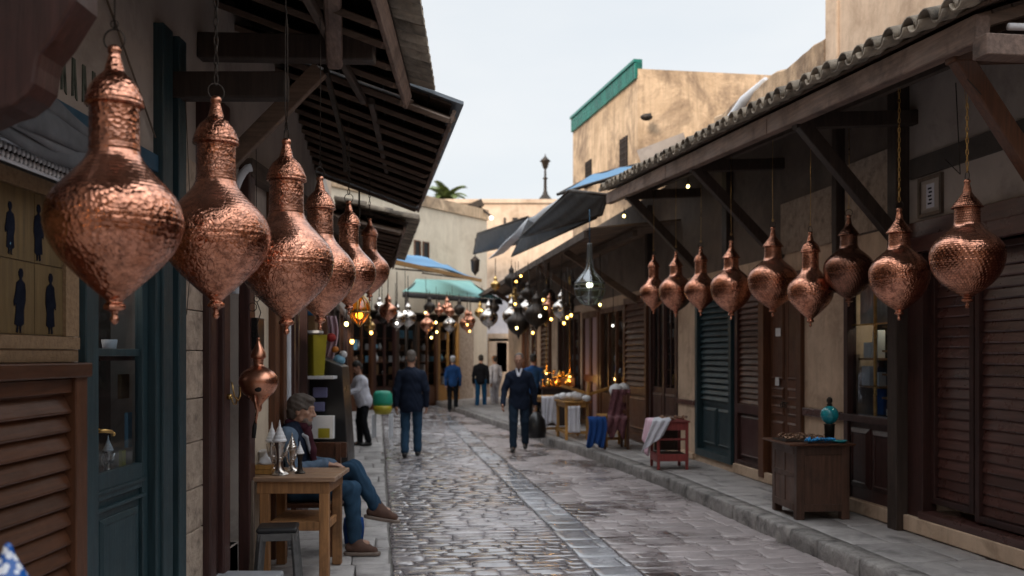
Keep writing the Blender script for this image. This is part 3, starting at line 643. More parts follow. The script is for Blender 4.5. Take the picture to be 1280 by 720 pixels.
# ------------------------------------------------------------------ right tiled canopy
XE = -1.15
def zE(s): return 3.65+.0527*(s-6.06)
def canopy_right():
    t = thing('tiled_canopy', 'long tiled wooden canopy over the right footway with a heavy eave beam', 'canopy', (0, 6.06, 0), frame=FR, rel=True)
    s0, s1 = 6.06, 15.6
    m = MB(); n = 3
    for i in range(n):
        a, c = s0+(s1-s0)*i/n, s0+(s1-s0)*(i+1)/n
        m.bar((XE, a+.004, zE(a)+.09), (XE, c-.004, zE(c)+.09+RN.uniform(-.006, .006)), .10, .18)
    m.build('eave_beam', M['eave'], t, bevel=.012)
    sl = .34
    # deck boards seen from below
    m = MB(); x = XE+.06
    while x < .9:
        wd = RN.uniform(.11, .16)
        y = s0
        while y < s1:
            L = min(RN.uniform(1.6, 3.0), s1-y)
            z0 = lambda s: zE(s)+.20+sl*(x-XE)
            m.bar((x+wd/2, y+.004, z0(y)), (x+wd/2, y+L-.004, z0(y+L)), wd-.006, .02, up=(-sl, 0, 1)); y += L
        x += wd
    m.build('deck_board', M['dark_y'], t)
    s = s0+.06
    proto = None
    while s < s1:
        m = MB(); m.bar((XE-.04, s, zE(s)+.13), (.10, s, zE(s)+.13+sl*(1.21)), .07, .09)
        m.build('rafter', M['dark_x'], t, bevel=.005); s += .62
    m = MB(); m.bar((-.72, s0, zE(s0)+.16), (-.72, s1, zE(s1)+.16), .06, .08); m.build('purlin', M['dark_y'], t)
    # tiles: convex cover tiles over channels, three courses visible
    m = MB(); pitch = .225; k = 0; s = s0-.08
    seg = 8; L = .46
    while s < s1+.05:
        for c in range(4):
            x0 = XE-.17+c*(L-.07); x1 = x0+L
            zb = lambda x, ss: zE(ss)+.245+sl*(x-XE)+.012*(x-x0)/L*0
            jy, jz, jx = RN.uniform(-.012, .012), RN.uniform(-.006, .008), RN.uniform(-.02, .02)
            lift = .022*1
            for cover in (1, 0):
                if c > 1 and not cover: continue
                r0, r1 = (.096, .076) if cover else (.070, .086)
                sc = s+(0 if cover else pitch/2)+jy
                vs = []; th = .014
                for (xx, rr, zz) in ((x0+jx, r0, lift), (x1+jx, r1, 0)):
                    for q in range(seg+1):
                        a = PI*q/seg
                        for rad in (rr, rr-th):
                            if cover: vs.append((xx, sc+rad*math.cos(a), zb(xx, sc)+.005+jz+zz+rad*math.sin(a)*1.05))
                            else: vs.append((xx, sc+rad*math.cos(a), zb(xx, sc)+.045+jz+zz-rad*math.sin(a)*.9))
                fs = []; o = (seg+1)*2
                for q in range(seg):
                    a, b2 = q*2, (q+1)*2
                    fs += [(a, b2, b2+o, a+o), (a+1, a+1+o, b2+1+o, b2+1), (a, a+1, b2+1, b2), (a+o, b2+o, b2+1+o, a+1+o)]
                fs += [(0, o, o+1, 1), (seg*2, seg*2+1, seg*2+1+o, seg*2+o)]
                m.add(vs, fs, True)
        s += pitch
    o = m.build('roof_tile', M['tile'], t); o['kind'] = 'stuff'
    m = MB(); m.bar((XE+.4, s0-.1, zE(s0)+.20+sl*.4+.03), (XE+.4, s1, zE(s1)+.2+sl*.4+.03), .9, .02, up=(-sl, 0, 1)); m.bar((.1, s0-.1, zE(s0)+.20+sl*1.25+.06), (.1, s1, zE(s1)+.2+sl*1.25+.06), 1.7, .03, up=(-sl, 0, 1)); m.build('roof_deck', M['dark_x'], t)
    # knee braces
    for (ss, zt) in ((6.42, 2.2), (8.75, 2.62), (11.6, 2.9), (14.6, 3.05)):
        m = MB(); m.bar((XE+.06, ss, zE(ss)+.02), (-.02, ss, zt), .10, .12); m.bar((XE-.0, ss, zE(ss)+.03), (.02, ss, zE(ss)+.10), .11, .13)
        m.build('knee_brace', M['brown_z'] if ss < 7 else M['dark_z'], t, bevel=.01)
    # near gable end: barge board, cross beam and loose batten
    m = MB(); m.bar((XE-.09, s0-.13, zE(s0)+.26), (1.2, s0-.13, zE(s0)+.26+sl*1.3), .03, .09); m.build('barge_board', M['table'], t, bevel=.004)
    m = MB(); m.box(XE-.05, .0, s0-.10, s0+.04, 3.55, 3.68); m.build('tie_beam', M['eave'], t, bevel=.008)
    m = MB(); m.tube([(XE+.12, s0-.06, 3.735), (0, s0-.06, 3.76)], .022, 10); m.build('light_tube', M['white'], t, label='unlit white fluorescent tube')
    m = MB(); m.tube([(-1.1, 6.3, 3.5), (-.5, 6.6, 3.2), (0, 7.0, 3.25)], .004, 6); m.tube([(-.6, 7.2, 3.75), (-.5, 7.3, 3.1), (-.05, 8.2, 3.4)], .004, 6); m.build('cable', M['iron'], t)
canopy_right()
def sky_block_house():  # unseen house added to block open sky from the lantern reflections
    t = thing('stucco_house', 'added unseen ochre house on the right, blocking sky from the lantern reflections', 'building', (1.3, 0, 0), frame=FR, rel=True)
    m = MB(); m.box(1.65, 8, -12, 8.1, 0, 5.6); m.build('wall', M['stucco'], t)
sky_block_house()
def window_lamp():
    v = FR @ Vector((.3, 9.5, 2.24)); t = thing('ceiling_lamp', 'small greenish lamp lit inside the right shop window', 'lamp', tuple(v))
    m = MB(); m.ball((0, 0, 0), .022, 10, 6, (1.6, 1.6, .7)); m.build('bulb_glass', M['bulb_yellow'], t); m = MB(); m.tube([(0, 0, .02), (0, 0, .3)], .006, 5); m.build('cord', M['iron'], t)
    ld = bpy.data.lights.new('ceiling_lamp_light', 'POINT'); ld.energy = 3.2; ld.color = (1, .86, .62); ld.shadow_soft_size = .03
    lo = bpy.data.objects.new('ceiling_lamp_light', ld); COL.objects.link(lo); lo.location = v-Vector((0, 0, .05))
window_lamp()
def front_roof():      # the next canopy, nearer than the picture edge
    t = thing('plank_canopy', 'dark planked canopy continuing beyond the right picture edge', 'canopy', (0, 2.0, 0), frame=FR, rel=True)
    m = MB()
    for k in range(9):
        x = -1.0+k*.13; m.box(x, x+.12, 3.0, 5.0, 3.78+.2*(x+1), 3.81+.2*(x+1))
    m.build('deck_board', M['dark_y'], t); m = MB(); m.box(-1.05, -.95, 3.0, 5.0, 3.66, 3.80); m.build('eave_beam', M['dark_y'], t)
front_roof()

# ------------------------------------------------------------------ upper buildings behind the right canopy
def upper_right():
    b = thing('stucco_house', 'tall ochre stucco house rising behind the near end of the right canopy', 'building', (1.25, 10, 0), frame=FR, rel=True)
    sc = 12.98
    m = MB(); m.box(1.25, 9, 8.2, sc, 3.0, 9.4); m.build('wall', M['stucco'], b)
    m = MB(); m.box(1.235, 1.25, sR(1118)+1.6, sR(1092)+1.9, 6.86, 7.7); m.build('window_void', M['black'], b)
    m = MB(); frame(m, 1.20, 1.24, sR(1118)+1.55, sR(1092)+1.95, 6.80, 7.75, .05); m.build('window', M['brown_z'], b)
    m = MB(); m.box(1.21, 1.262, sc-.32, sc+.012, 3.0, 9.42); m.build('corner_strip', M['stucco'], b, bevel=.02)
    c = thing('parapet_wall', 'weathered ochre parapet wall stained black between the tall house and green-edged house', 'wall', (1.2, 13.2, 3), frame=FR, rel=True)
    m = MB()
    n = 24; s0, s1 = sc+.02, 17.3; vs = []
    for i in range(n+1):
        s = s0+(s1-s0)*i/n; z = 6.05+.035*math.sin(i*.8)+RN.uniform(-.015, .015)
        for (x, zz) in ((1.20, 3), (1.20, z-.03), (1.23, z), (1.5, z+.01), (1.5, 3)): vs.append((x, s, zz))
    fs = [(i*5+j, (i+1)*5+j, (i+1)*5+j+1, i*5+j+1) for i in range(n) for j in range(4)]+[(4, 3, 2, 1, 0), tuple(n*5+j for j in range(5))]
    m.add(vs, fs); m.build('wall_face', M['stucco_old'], c)
    m = MB(); m.tube([(1.12, 16.8, 5.62), (1.14, 16.4, 5.72), (1.2, 15.8, 5.95), (1.3, 15.2, 6.12)], [.07, .09, .10, .05], 10); m.tube([(1.14, 16.7, 5.6), (1.13, 16.72, 4.8)], .035, 8); m.build('rolled_sheet', M['tarp_grey'], c, label='pale rolled plastic sheet lying over the wall top')
    # far house with green coping, corner towards the street
    A = Vector((2.62, 20.0, 0)); B = Vector((1.58, 24.9, 0)); C = Vector((8.2, 20.9, 0)); D = B+(C-A)
    h = thing('flat_roofed_house', 'flat-roofed ochre house with green tiled coping and two small grilled windows', 'building', tuple(A), frame=I4, rel=True)
    zt = 7.72
    def quadwall(m, P, Q, z0, z1, th, rnd=.5, off=0):
        d = (Q-P).normalized(); nrm = Vector((d.y, -d.x, 0))
        vs = []
        for z in (z0, z1):
            for p in (P, Q, Q-nrm*th, P-nrm*th): q = p+nrm*off; vs.append((q.x, q.y, z))
        m.add(vs, [(0,3,2,1),(4,5,6,7),(0,1,5,4),(1,2,6,5),(2,3,7,6),(3,0,4,7)], rnd=rnd)
    m = MB()
    poly = [A, B, D, C]
    m.prism([(p.x, p.y) for p in poly], lambda p, k: (p[0], p[1], 2.6 if k == 0 else zt)); m.build('wall', M['stucco_old'], h)
    dl = (B-A); dn = dl.normalized(); out = Vector((-dn.y, dn.x, 0))
    if out.x > 0: out = -out
    def along(m, a, b2, z0, z1, d0, d1):
        P = A+dl*a; Q = A+dl*b2; vs = []
        for z in (z0, z1):
            for q in (P+out*d0, P+out*d1, Q+out*d1, Q+out*d0): vs.append((q.x, q.y, z))
        m.add(vs, [(0,1,2,3),(7,6,5,4),(0,4,5,1),(1,5,6,2),(2,6,7,3),(3,7,4,0)])
    m = MB(); k = 46
    along(m, 0, 1, zt+.14, zt+.20, -.1, .09); along(m, 0, 1, zt-.14, zt+.14, -.1, .015)
    for i in range(k): along(m, i/k+.003, (i+.72)/k, zt-.20+.0, zt+.13, .015, .06)
    m.build('green_coping', M['greentile'], h, label='band of green glazed tiles along the roof edge')
    for (px, y0, y1) in ((736, 201, 230), (780, 172, 217)):
        # intersect pixel column with the left face
        p = (px-640)/1200; tt = (p*A.y-A.x)/(dl.x-p*dl.y); d = A.y+dl.y*tt
        z0 = EYE+(444-y1)/1200*d; z1 = EYE+(444-y0)/1200*d; hw = .26/dl.length
        m = MB(); along(m, tt-hw, tt+hw, z0, z1, .0, .012); w1 = m.build('window', M['black'], h)
        m = MB()
        for j in range(6): along(m, tt-hw, tt+hw, z0+(z1-z0)*(j+.3)/6, z0+(z1-z0)*(j+.45)/6, .012, .03)
        for j in range(4): along(m, tt-hw+2*hw*(j+.4)/4, tt-hw+2*hw*(j+.5)/4, z0, z1, .02, .04)
        along(m, tt-hw*1.15, tt+hw*1.15, z0-.06, z0-.005, 0, .07)
        m.build('grille', M['dark_z'], w1, M=PLACE[h.name].inverted())
    m = MB(); q = W(806, 145, 19.8); m.tube([q, q+Vector((.12, -.05, 0))], .05, 8); m.ball(q+Vector((.02, -.1, -.05)), .1, 10, 6, (1.3, 1, .7)); m.build('wall_lamp', M['iron'], h, label='small dark lamp high on the corner')
    # low grey parapet in front of it
    m = MB(); m.bar(W(802, 205, 18.6), W(860, 183, 18.4), .3, .5); m.build('low_parapet', M['greyplaster'], h)
upper_right()
# ================================================================== LEFT, NEAR
def left_near():
    b = thing('shopfront_building', 'near left shop building with teal glazed door, louvred shutter and carved stone pilaster', 'building', (0, 5, 0), frame=FN, rel=True)
    PB = PLACE[b.name].inverted()
    m = MB()
    wall_with_openings(m, -.4, 0, -14, 8.98, 0, 12, [(3.0, 4.62, .2, 1.64), (4.66, 5.98, .0, 2.6), (6.80, 7.36, .32, 2.7)])  # upper height, out of view, raised to keep the sun off the lane
    m.build('wall', M['greyplaster'], b)
    m = MB(); m.box(-1.4, -1.0, 2.5, 7.8, 0, 3.0); m.build('back_wall', M['black'], b)
    # louvred shutter
    m = MB(); m.box(-.02, .05, 4.52, 4.64, 0, 1.70); m.box(-.02, .05, 2.6, 2.72, 0, 1.66); m.box(-.04, -.01, 2.7, 4.54, .1, 1.62); m.box(-.03, .05, 2.7, 4.52, .05, .40); m.build('shutter_frame', M['brown_z'], b, bevel=.006)
    m = MB(); louvre(m, -1, -.01, 2.72, 4.52, .42, 1.57, .088, .038, .02); m.box(-.02, .03, 2.72, 4.52, 1.5745, 1.64); m.build('shutter_slats', M['brown_y'], b, bevel=.003)
    m = MB(); m.box(-.02, .075, 2.5, 4.64, 1.645, 1.715); m.build('sill', M['brown_y'], b, bevel=.008)
    # painted panel with robed figures
    m = MB()
    for (y0, y1) in ((2.3, 2.92), (2.93, 3.55), (3.56, 4.195), (4.20, 4.46)):
        for (z0, z1) in ((1.84, 2.15), (2.155, 2.46)): m.box(-.01, .012, y0, y1, z0, z1)
    m.build('painted_panel', M['art'], b, label='tan panels painted with dark robed figures')
    m = MB(); m.box(-.01, .022, 2.3, 4.60, 1.72, 1.775); m.box(-.01, .03, 2.3, 4.60, 1.778, 1.835); m.box(-.01, .022, 2.3, 4.6, 2.465, 2.56); m.box(-.01, .026, 4.465, 4.60, 1.838, 2.462); m.build('carved_border', M['carve'], b)
    m = MB(); m.box(-.01, .034, 4.535, 4.60, 1.838, 2.5); 
    def figure(m, y, z, h, lean=0, flip=1):
        out = [(-.12,0),(-.07,.01),(-.08,.10),(-.17,.14),(-.15,.35),(-.20,.50),(-.19,.66),(-.15,.77),(-.05,.815),(-.03,.84),(-.07,.88),(-.075,.94),(-.03,.995),(.04,.995),(.085,.94),(.075,.88),(.035,.84),(.05,.815),(.14,.77),(.17,.62),(.22,.48),(.20,.40),(.14,.46),(.13,.35),(.16,.13),(.07,.11),(.09,.01),(.03,0),(.02,.11),(-.02,.11),(-.04,0)]
        m.prism([(flip*p[0]*h*.85+lean*p[1], p[1]*h) for p in out], lambda p, k: (.0125 if k == 0 else .0155, y+p[0], z+p[1]))
    for a in ((4.34, 1.845, .275, .0, 1), (4.06, 1.845, .275, .02, -1), (4.23, 2.165, .25, 0, 1), (3.99, 2.17, .22, 0, -1), (3.30, 1.87, .24, 0, 1), (3.62, 2.2, .22, 0, -1), (3.2, 2.2, .23, 0, 1)):
        f = MB(); figure(f, *a); f.build('painted_figure', M['ink'], b)
    f = MB(); f.ball((.013, 3.99, 2.215), .018, 10, 6, (.15, 1, 1.3)); f.build('painted_ball', M['skyblue'], b)
    # blue board, glyph frieze
    m = MB(); m.box(0, .03, 2.2, 5.64, 2.82, 2.92); m.box(0, .028, 4.16, 4.185, 2.921, 3.08); m.build('blue_board', M['bluepaint'], b, bevel=.004)
    m = MB()
    for i, y in enumerate((4.38, 4.49, 4.60, 4.71, 4.82, 4.93)):
        z0, z1 = 2.985, 3.17; fx = lambda p, k: (.001+.006*k, p[0], p[1])
        m.prism([(y-.028, z0), (y-.012, z0+.005), (y-.006, z1), (y-.024, z1)], fx); m.prism([(y+.010, z0), (y+.028, z0-.01), (y+.006, z1), (y-.006, z1-.01)], fx)
        if i % 2 == 0: m.prism([(y-.01, z0+.06), (y+.016, z0+.06), (y+.014, z0+.08), (y-.01, z0+.08)], fx)
        else: m.prism([(y-.008, z0+.1), (y+.012, z0+.04), (y+.014, z0+.07), (y-.006, z0+.13)], fx)
    m.build('painted_script', M['glyph'], b, label='row of faded green hand-painted letters on the plaster')
    # teal door
    m = MB()
    m.box(-.05, .04, 4.645, 4.79, 0, 2.55); m.box(-.03, .06, 5.62, 5.78, 0, 3.7); m.box(-.08, .03, 5.78, 5.86, 0, 3.7); m.box(-.03, .07, 5.86, 5.99, 0, 3.7); m.box(-.05, .04, 4.79, 5.62, 2.40, 2.55); m.box(-.05, .04, 5.56, 5.62, 0, 2.4)
    m.build('door_frame', M['teal_z'], b, bevel=.006)
    m = MB(); x0, x1 = -.05, -.005
    m.box(x0, x1, 4.80, 4.89, .12, 2.39); m.box(x0, x1, 5.47, 5.55, .12, 2.39); m.box(x0+.001, x1-.001, 4.89, 5.47, 2.28, 2.39); m.box(x0+.001, x1-.001, 4.89, 5.47, 1.0, 1.14); m.box(x0+.001, x1-.001, 4.89, 5.47, .12, .3); m.box(x0+.01, x1-.02, 4.89, 5.47, .3, 1.0)
    m.box(x1-.01, x1+.012, 4.86, 5.50, 1.035, 1.055); m.box(x1-.01, x1+.012, 4.86, 5.50, .945, .965)
    raised_panel(m, -1, x1-.018, 4.93, 5.43, .34, .90, .03, .018)
    m.box(x0+.01, x1-.015, 4.89, 5.47, 1.745, 1.785)
    d = m.build('door', M['teal_z'], b, bevel=.004, label='dark teal door with a tall glass pane')
    m = MB(); m.box(-.035, -.030, 4.89, 5.47, 1.14, 2.28); m.build('pane', M['glass'], d, M=PB)
    m = MB(); m.box(-.005, .01, 4.80, 4.85, 1.16, 1.42); m.tube([(.0, 4.825, 1.37), (.05, 4.825, 1.37), (.055, 4.90, 1.36), (.05, 4.93, 1.345)], [.012, .011, .010, .008], 8); m.ball((.05, 4.935, 1.345), .013, 8, 6); m.tube([(.0, 4.825, 1.22), (.012, 4.825, 1.22)], .014, 10); m.build('handle', M['brass'], d, M=PB)
    # things behind the door glass
    m = MB(); m.box(-.45, -.06, 4.8, 5.6, 1.05, 1.10); m.box(-.4, -.06, 4.8, 5.6, 1.72, 1.745); m.build('display_shelf', M['maroon_y'], b)
    m = MB(); m.box(-.60, -.57, 4.7, 5.7, 1.1, 2.4); m.box(-.56, -.3, 5.57, 5.59, 1.1, 2.4); m.build('display_back', M['maroon_z'], b)
    m = MB(); m.box(-.12, -.10, 5.50, 5.56, 1.22, 1.42, rnd=.2); m.build('blue_tag', M['skyblue'], b)
    m = MB(); m.box(-.12, -.10, 5.42, 5.47, 1.102, 1.21); m.build('yellow_tag', M['yellow'], b)
    m = MB(); m.box(-.16, -.14, 5.5, 5.62, 1.5, 1.64); m.build('paper_card', M['kraft'], b)
    mg = MB(); mg.lathe([(0, 0), (.03, 0), (.042, .09), (.038, .09), (.028, .006), (0, .006)], 20); tag(mg.build('mug', M['white'], M=FN @ Matrix.Translation((-.11, 5.27, 1.746))), 'white cup on the shelf behind the teal door glass', 'cup')
    dl = thing('display_lamp', 'small lamp glowing inside the left shop behind the door glass', 'lamp', tuple(FN @ Vector((-.35, 5.3, 2.3)))); q = MB(); q.ball((0, 0, 0), .02, 10, 6); q.build('bulb_glass', M['bulb_warm'], dl); q = MB(); q.tube([(0, 0, .018), (0, 0, .3)], .004, 5); q.build('cord', M['iron'], dl)
    ld = bpy.data.lights.new('display_lamp_light', 'POINT'); ld.energy = 1.6; ld.color = (1, .72, .55); ld.shadow_soft_size = .03
    lo = bpy.data.objects.new('display_lamp_light', ld); COL.objects.link(lo); lo.location = FN @ Vector((-.32, 5.3, 2.22))
    # stone pilaster
    m = MB(); z = 0; 
    for h in (.62, .27, .30, .28, .31, .26, .33, .30, .33): m.box(-.02, .05, 6.0, 6.37, z+.003, z+h-.003); z += h
    m.build('stone_pilaster', M['carvedstone'], b, bevel=.006, label='pilaster of carved tan stone blocks')
    m = MB(); m.box(-.05, .10, 6.375, 6.50, 0, 3.5); m.box(-.05, .07, 6.50, 6.64, 0, 3.5); m.box(-.05, .11, 6.64, 6.79, 0, 3.5); m.build('timber_pilaster', M['maroon_z'], b, bevel=.012)
    m = MB(); m.box(-.35, -.30, 6.8, 7.36, .32, 2.7); m.box(-.30, -.2, 6.8, 6.87, .32, 2.7); m.box(-.30, -.2, 7.29, 7.36, .32, 2.7); raised_panel(m, -1, -.30, 6.92, 7.25, .5, 1.2); raised_panel(m, -1, -.30, 6.92, 7.25, 1.3, 2.5); m.build('recessed_door', M['maroon_z'], b)
    m = MB(); m.box(-.4, .0, 6.8, 7.36, .0, .32); m.build('doorstep', M['step'], b, bevel=.01)
    m = MB(); m.box(.0, .09, 7.365, 7.52, 0, 3.2); m.box(0, .06, 7.52, 7.62, 0, 3.2); m.build('timber_pilaster', M['maroon_z'], b, bevel=.01)
    m = MB(); m.box(0, .02, 7.62, 8.2, 0, 2.9); m.build('pale_plaster', M['cream'], b, label='pale plaster strip between the timber pilasters')
    m = MB(); m.box(0, .08, 8.2, 8.34, 0, 3.2); m.box(0, .05, 8.34, 8.5, 0, 3.2); m.box(0, .08, 8.5, 8.62, 0, 3.2); m.build('timber_pilaster', M['brown_z'], b, bevel=.008)
    m = MB(); m.tube([(.05, 8.78, 0), (.05, 8.78, 3.4)], .03, 12); m.build('down_pipe', M['tarp_grey'], b, label='pale blue-grey pipe running up the wall')
    m = MB(); m.box(0, .14, 7.40, 7.60, 1.79, 2.04); m.build('meter_box', M['blackmetal'], b, bevel=.006)
    m = MB(); m.box(.0, .004, 6.83, 6.9, 1.6, 1.72); m.tube([(-.35, 6.87, 1.2), (-.35, 6.87, 1.22)], .01, 6); m.build('white_tag', M['paper'], b)
    m = MB(); p = Vector((.11, 6.715, 1.46))
    m.tube([p, p+Vector((.03, 0, 0))], .02, 10); m.tube([p+Vector((.03, 0, .10)), p+Vector((.045, -.02, .05)), p+Vector((.05, 0, .0)), p+Vector((.06, .05, -.03)), p+Vector((.06, .10, .0)), p+Vector((.05, .13, .06))], .006, 8)
    m.tube([p+Vector((.035, -.03, 0)), p+Vector((.04, 0, -.05)), p+Vector((.04, .06, -.06)), p+Vector((.04, .1, -.01))], .005, 6); m.build('wall_hook', M['brass'], b)
    m = MB(); m.tube([(.02, 4.9, 3.6), (.02, 5.6, 3.02)], .006, 6); m.tube([(.09, 5.9, 3.4), (.1, 5.95, 2.8), (.1, 6.0, 2.4), (.1, 5.9, 2.0)], .003, 6); m.build('cable', M['grey_wood'], b)
left_near()
def behind():  # unseen house added so the lanterns mirror something darker than sky
    b = thing('added_backdrop_house', 'added unseen ochre house behind the viewer, darkening the lantern reflections', 'building', (1, -12, 0), rel=True)
    m = MB(); m.box(-2.1, 9, -16, -12, 0, 8.5); m.build('wall', M['stucco_old'], b)
    m = MB(); m.box(-1.2, .2, -12, -11.9, 0, 2.6); m.build('door', M['brown_z'], b); m = MB(); m.box(2, 5, -12, -11.9, 0, 2.8); m.build('shutter', M['maroon_y'], b)
behind()
def awning_roll():
    t = thing('rolled_awning', 'rolled grey canvas awning with beaded fringe over the painted figures', 'awning', (0, 3.5, 2.5), frame=FN, rel=True)
    def f(u, v):
        y = 2.2+2.62*u; a = v*2*PI; r = .085+.02*math.sin(3*a+7*u)+.012*math.sin(19*u+2*a)
        return (.13+r*math.cos(a)*.9, y, 2.715+r*math.sin(a)*1.0+.02-.03*math.sin(u*9))
    m = MB(); m.sheet(f, 50, 20, .006)
    for k in range(3):
        m.sheet(lambda u, v: (.20+.04*math.sin(v*2)+.012*math.sin(u*14+k), 2.2+2.6*u, 2.74-.13*v-.03*k+.015*math.sin(u*11+k*2)), 40, 5, .005)
    m.build('canvas', M['grey_canvas'], t)
    m = MB(); m.tube([(.16, 2.2, 2.575), (.16, 4.85, 2.575)], .009, 6); m.tube([(.16, 2.2, 2.50), (.16, 4.85, 2.50)], .008, 6); m.build('fringe_rail', M['tarp_grey'], t)
    m = MB(); y = 2.2
    while y < 4.84:
        m.ball((.166, y, 2.550), .010, 6, 4, (1, 1, 1.5)); m.ball((.166, y+.017, 2.518), .010, 6, 4, (1, 1, 1.5)); y += .034
    m.build('bead_fringe', M['white'], t)
    m = MB(); m.box(.13, .15, 2.2, 4.85, 2.49, 2.58); m.build('fringe_cloth', M['black'], t)
awning_roll()
def hanging_textile():
    def f(u, v): return (.26+.05*math.sin(u*9)+.01*math.sin(v*5), 2.6+.32*u+.0*v, 2.46-.5*v)
    m = MB(); m.sheet(f, 16, 12, .006)
    tag(m.build('patterned_cloth', M['cloth_blue'], M=FN), 'hanging blue patterned cloth at the left picture edge', 'cloth')
# ------------------------------------------------------------------ left roofs
def timber_roof(name, label, x_e, s0, s1, ze, sl, inner, mat_b, tiles, n_r, group=None):
    """roof leaning up towards the left wall; x_e(s) eave line in world coordinates, inner: x of the top edge"""
    t = thing(name, label, 'canopy', (x_e(s0), s0, 0), rel=True)
    m = MB()
    m.bar((x_e(s0), s0, ze+.0), (x_e(s1), s1, ze+.0), .035, .12, up=(sl, 0, 1)); m.build('fascia', M['eave'], t, bevel=.006)
    for i in range(n_r):
        s = s0+.05+(s1-s0-.1)*i/(n_r-1); xe = x_e(s)-.02
        m = MB(); pw = (s1-s0-.1)/(n_r-1)*1.10; jz = RN.uniform(-.012, .012)
        m.bar((xe+RN.uniform(-.015, .02), s, ze-.01+jz), (inner, s+RN.uniform(-.02, .02), ze-.01+jz+sl*(xe-inner)), pw, .045, up=(sl, -.30, 1)); m.build('lapped_board', M['dark_x'], t, bevel=.006)
    def plank(m, f0, f1, sa, sb, up, th):
        q = lambda s, f: (x_e(s)+(inner-x_e(s))*f, s, ze+up+.05+sl*(x_e(s)-inner)*f)
        c = [q(sa, f0), q(sb, f0), q(sb, f1), q(sa, f1)]
        m.add(c+[(p[0], p[1], p[2]+th) for p in c], [(3,2,1,0),(4,5,6,7),(0,1,5,4),(1,2,6,5),(2,3,7,6),(3,0,4,7)])
    m = MB(); k = 13
    for i in range(k): plank(m, i/k+.003, (i+1)/k-.003, s0, s1, .04+RN.uniform(0, .003), .02)
    m.build('deck_board', M['dark_y'], t)
    m = MB()
    if tiles:
        plank(m, -.02, 1, s0, s1, .068, .02); m.build('roof_deck', M['dark_y'], t)
        m = MB(); s = s0-.03
        while s < s1+.05:
            for c in range(3):
                x0 = x_e(s)+.22-c*.38; x1 = x0-.46
                jy, jz = RN.uniform(-.012, .012), RN.uniform(-.006, .01)
                for cover in (1, 0):
                    r0, r1 = (.082, .066) if cover else (.07, .086); sc = s+(0 if cover else .1)+jy; seg = 8; vs = []; th = .015
                    for (xx, rr) in ((x0, r0), (x1, r1)):
                        for g in range(seg+1):
                            an = PI*g/seg
                            for rad in (rr, rr-th):
                                zz = ze+.15+sl*(x_e(s)-xx)+jz+(.02 if xx == x0 else 0)
                                vs.append((xx, sc+rad*math.cos(an), zz+(.03+rad*math.sin(an) if cover else .075-rad*math.sin(an)*.8)))
                    fs = []; o = (seg+1)*2
                    for g in range(seg):
                        p, r = g*2, (g+1)*2
                        fs += [(p, r, r+o, p+o), (p+1, p+1+o, r+1+o, r+1), (p, p+1, r+1, r), (p+o, r+o, r+1+o, p+1+o)]
                    m.add(vs, fs, True)
            s += .2
        m.build('roof_tile', M['tile'], t)['kind'] = 'stuff'
    else:
        plank(m, -.035, 1, s0-.06, s1+.05, .068, .03); m.build('metal_sheet', M['zinc'], t)
    return t
timber_roof('timber_canopy', 'near left timber canopy with tiled edge and thick rafters above the largest lanterns', lambda s: -.80-.035*(s-6), 2.4, 8.0, 3.86, .37, -2.12, None, True, 13)
timber_roof('timber_canopy', 'left timber canopy with sheet-metal top and close rafters, beyond the tiled one', lambda s: -.52-.152*(s-8.3), 8.25, 13.4, 3.80, .37, -3.1, None, False, 13)
timber_roof('timber_canopy', 'small ragged dark canopy under the cream building on the left', lambda s: -1.55-.15*(s-13.8), 13.9, 19.5, 3.55, .25, -4.4, None, True, 12)
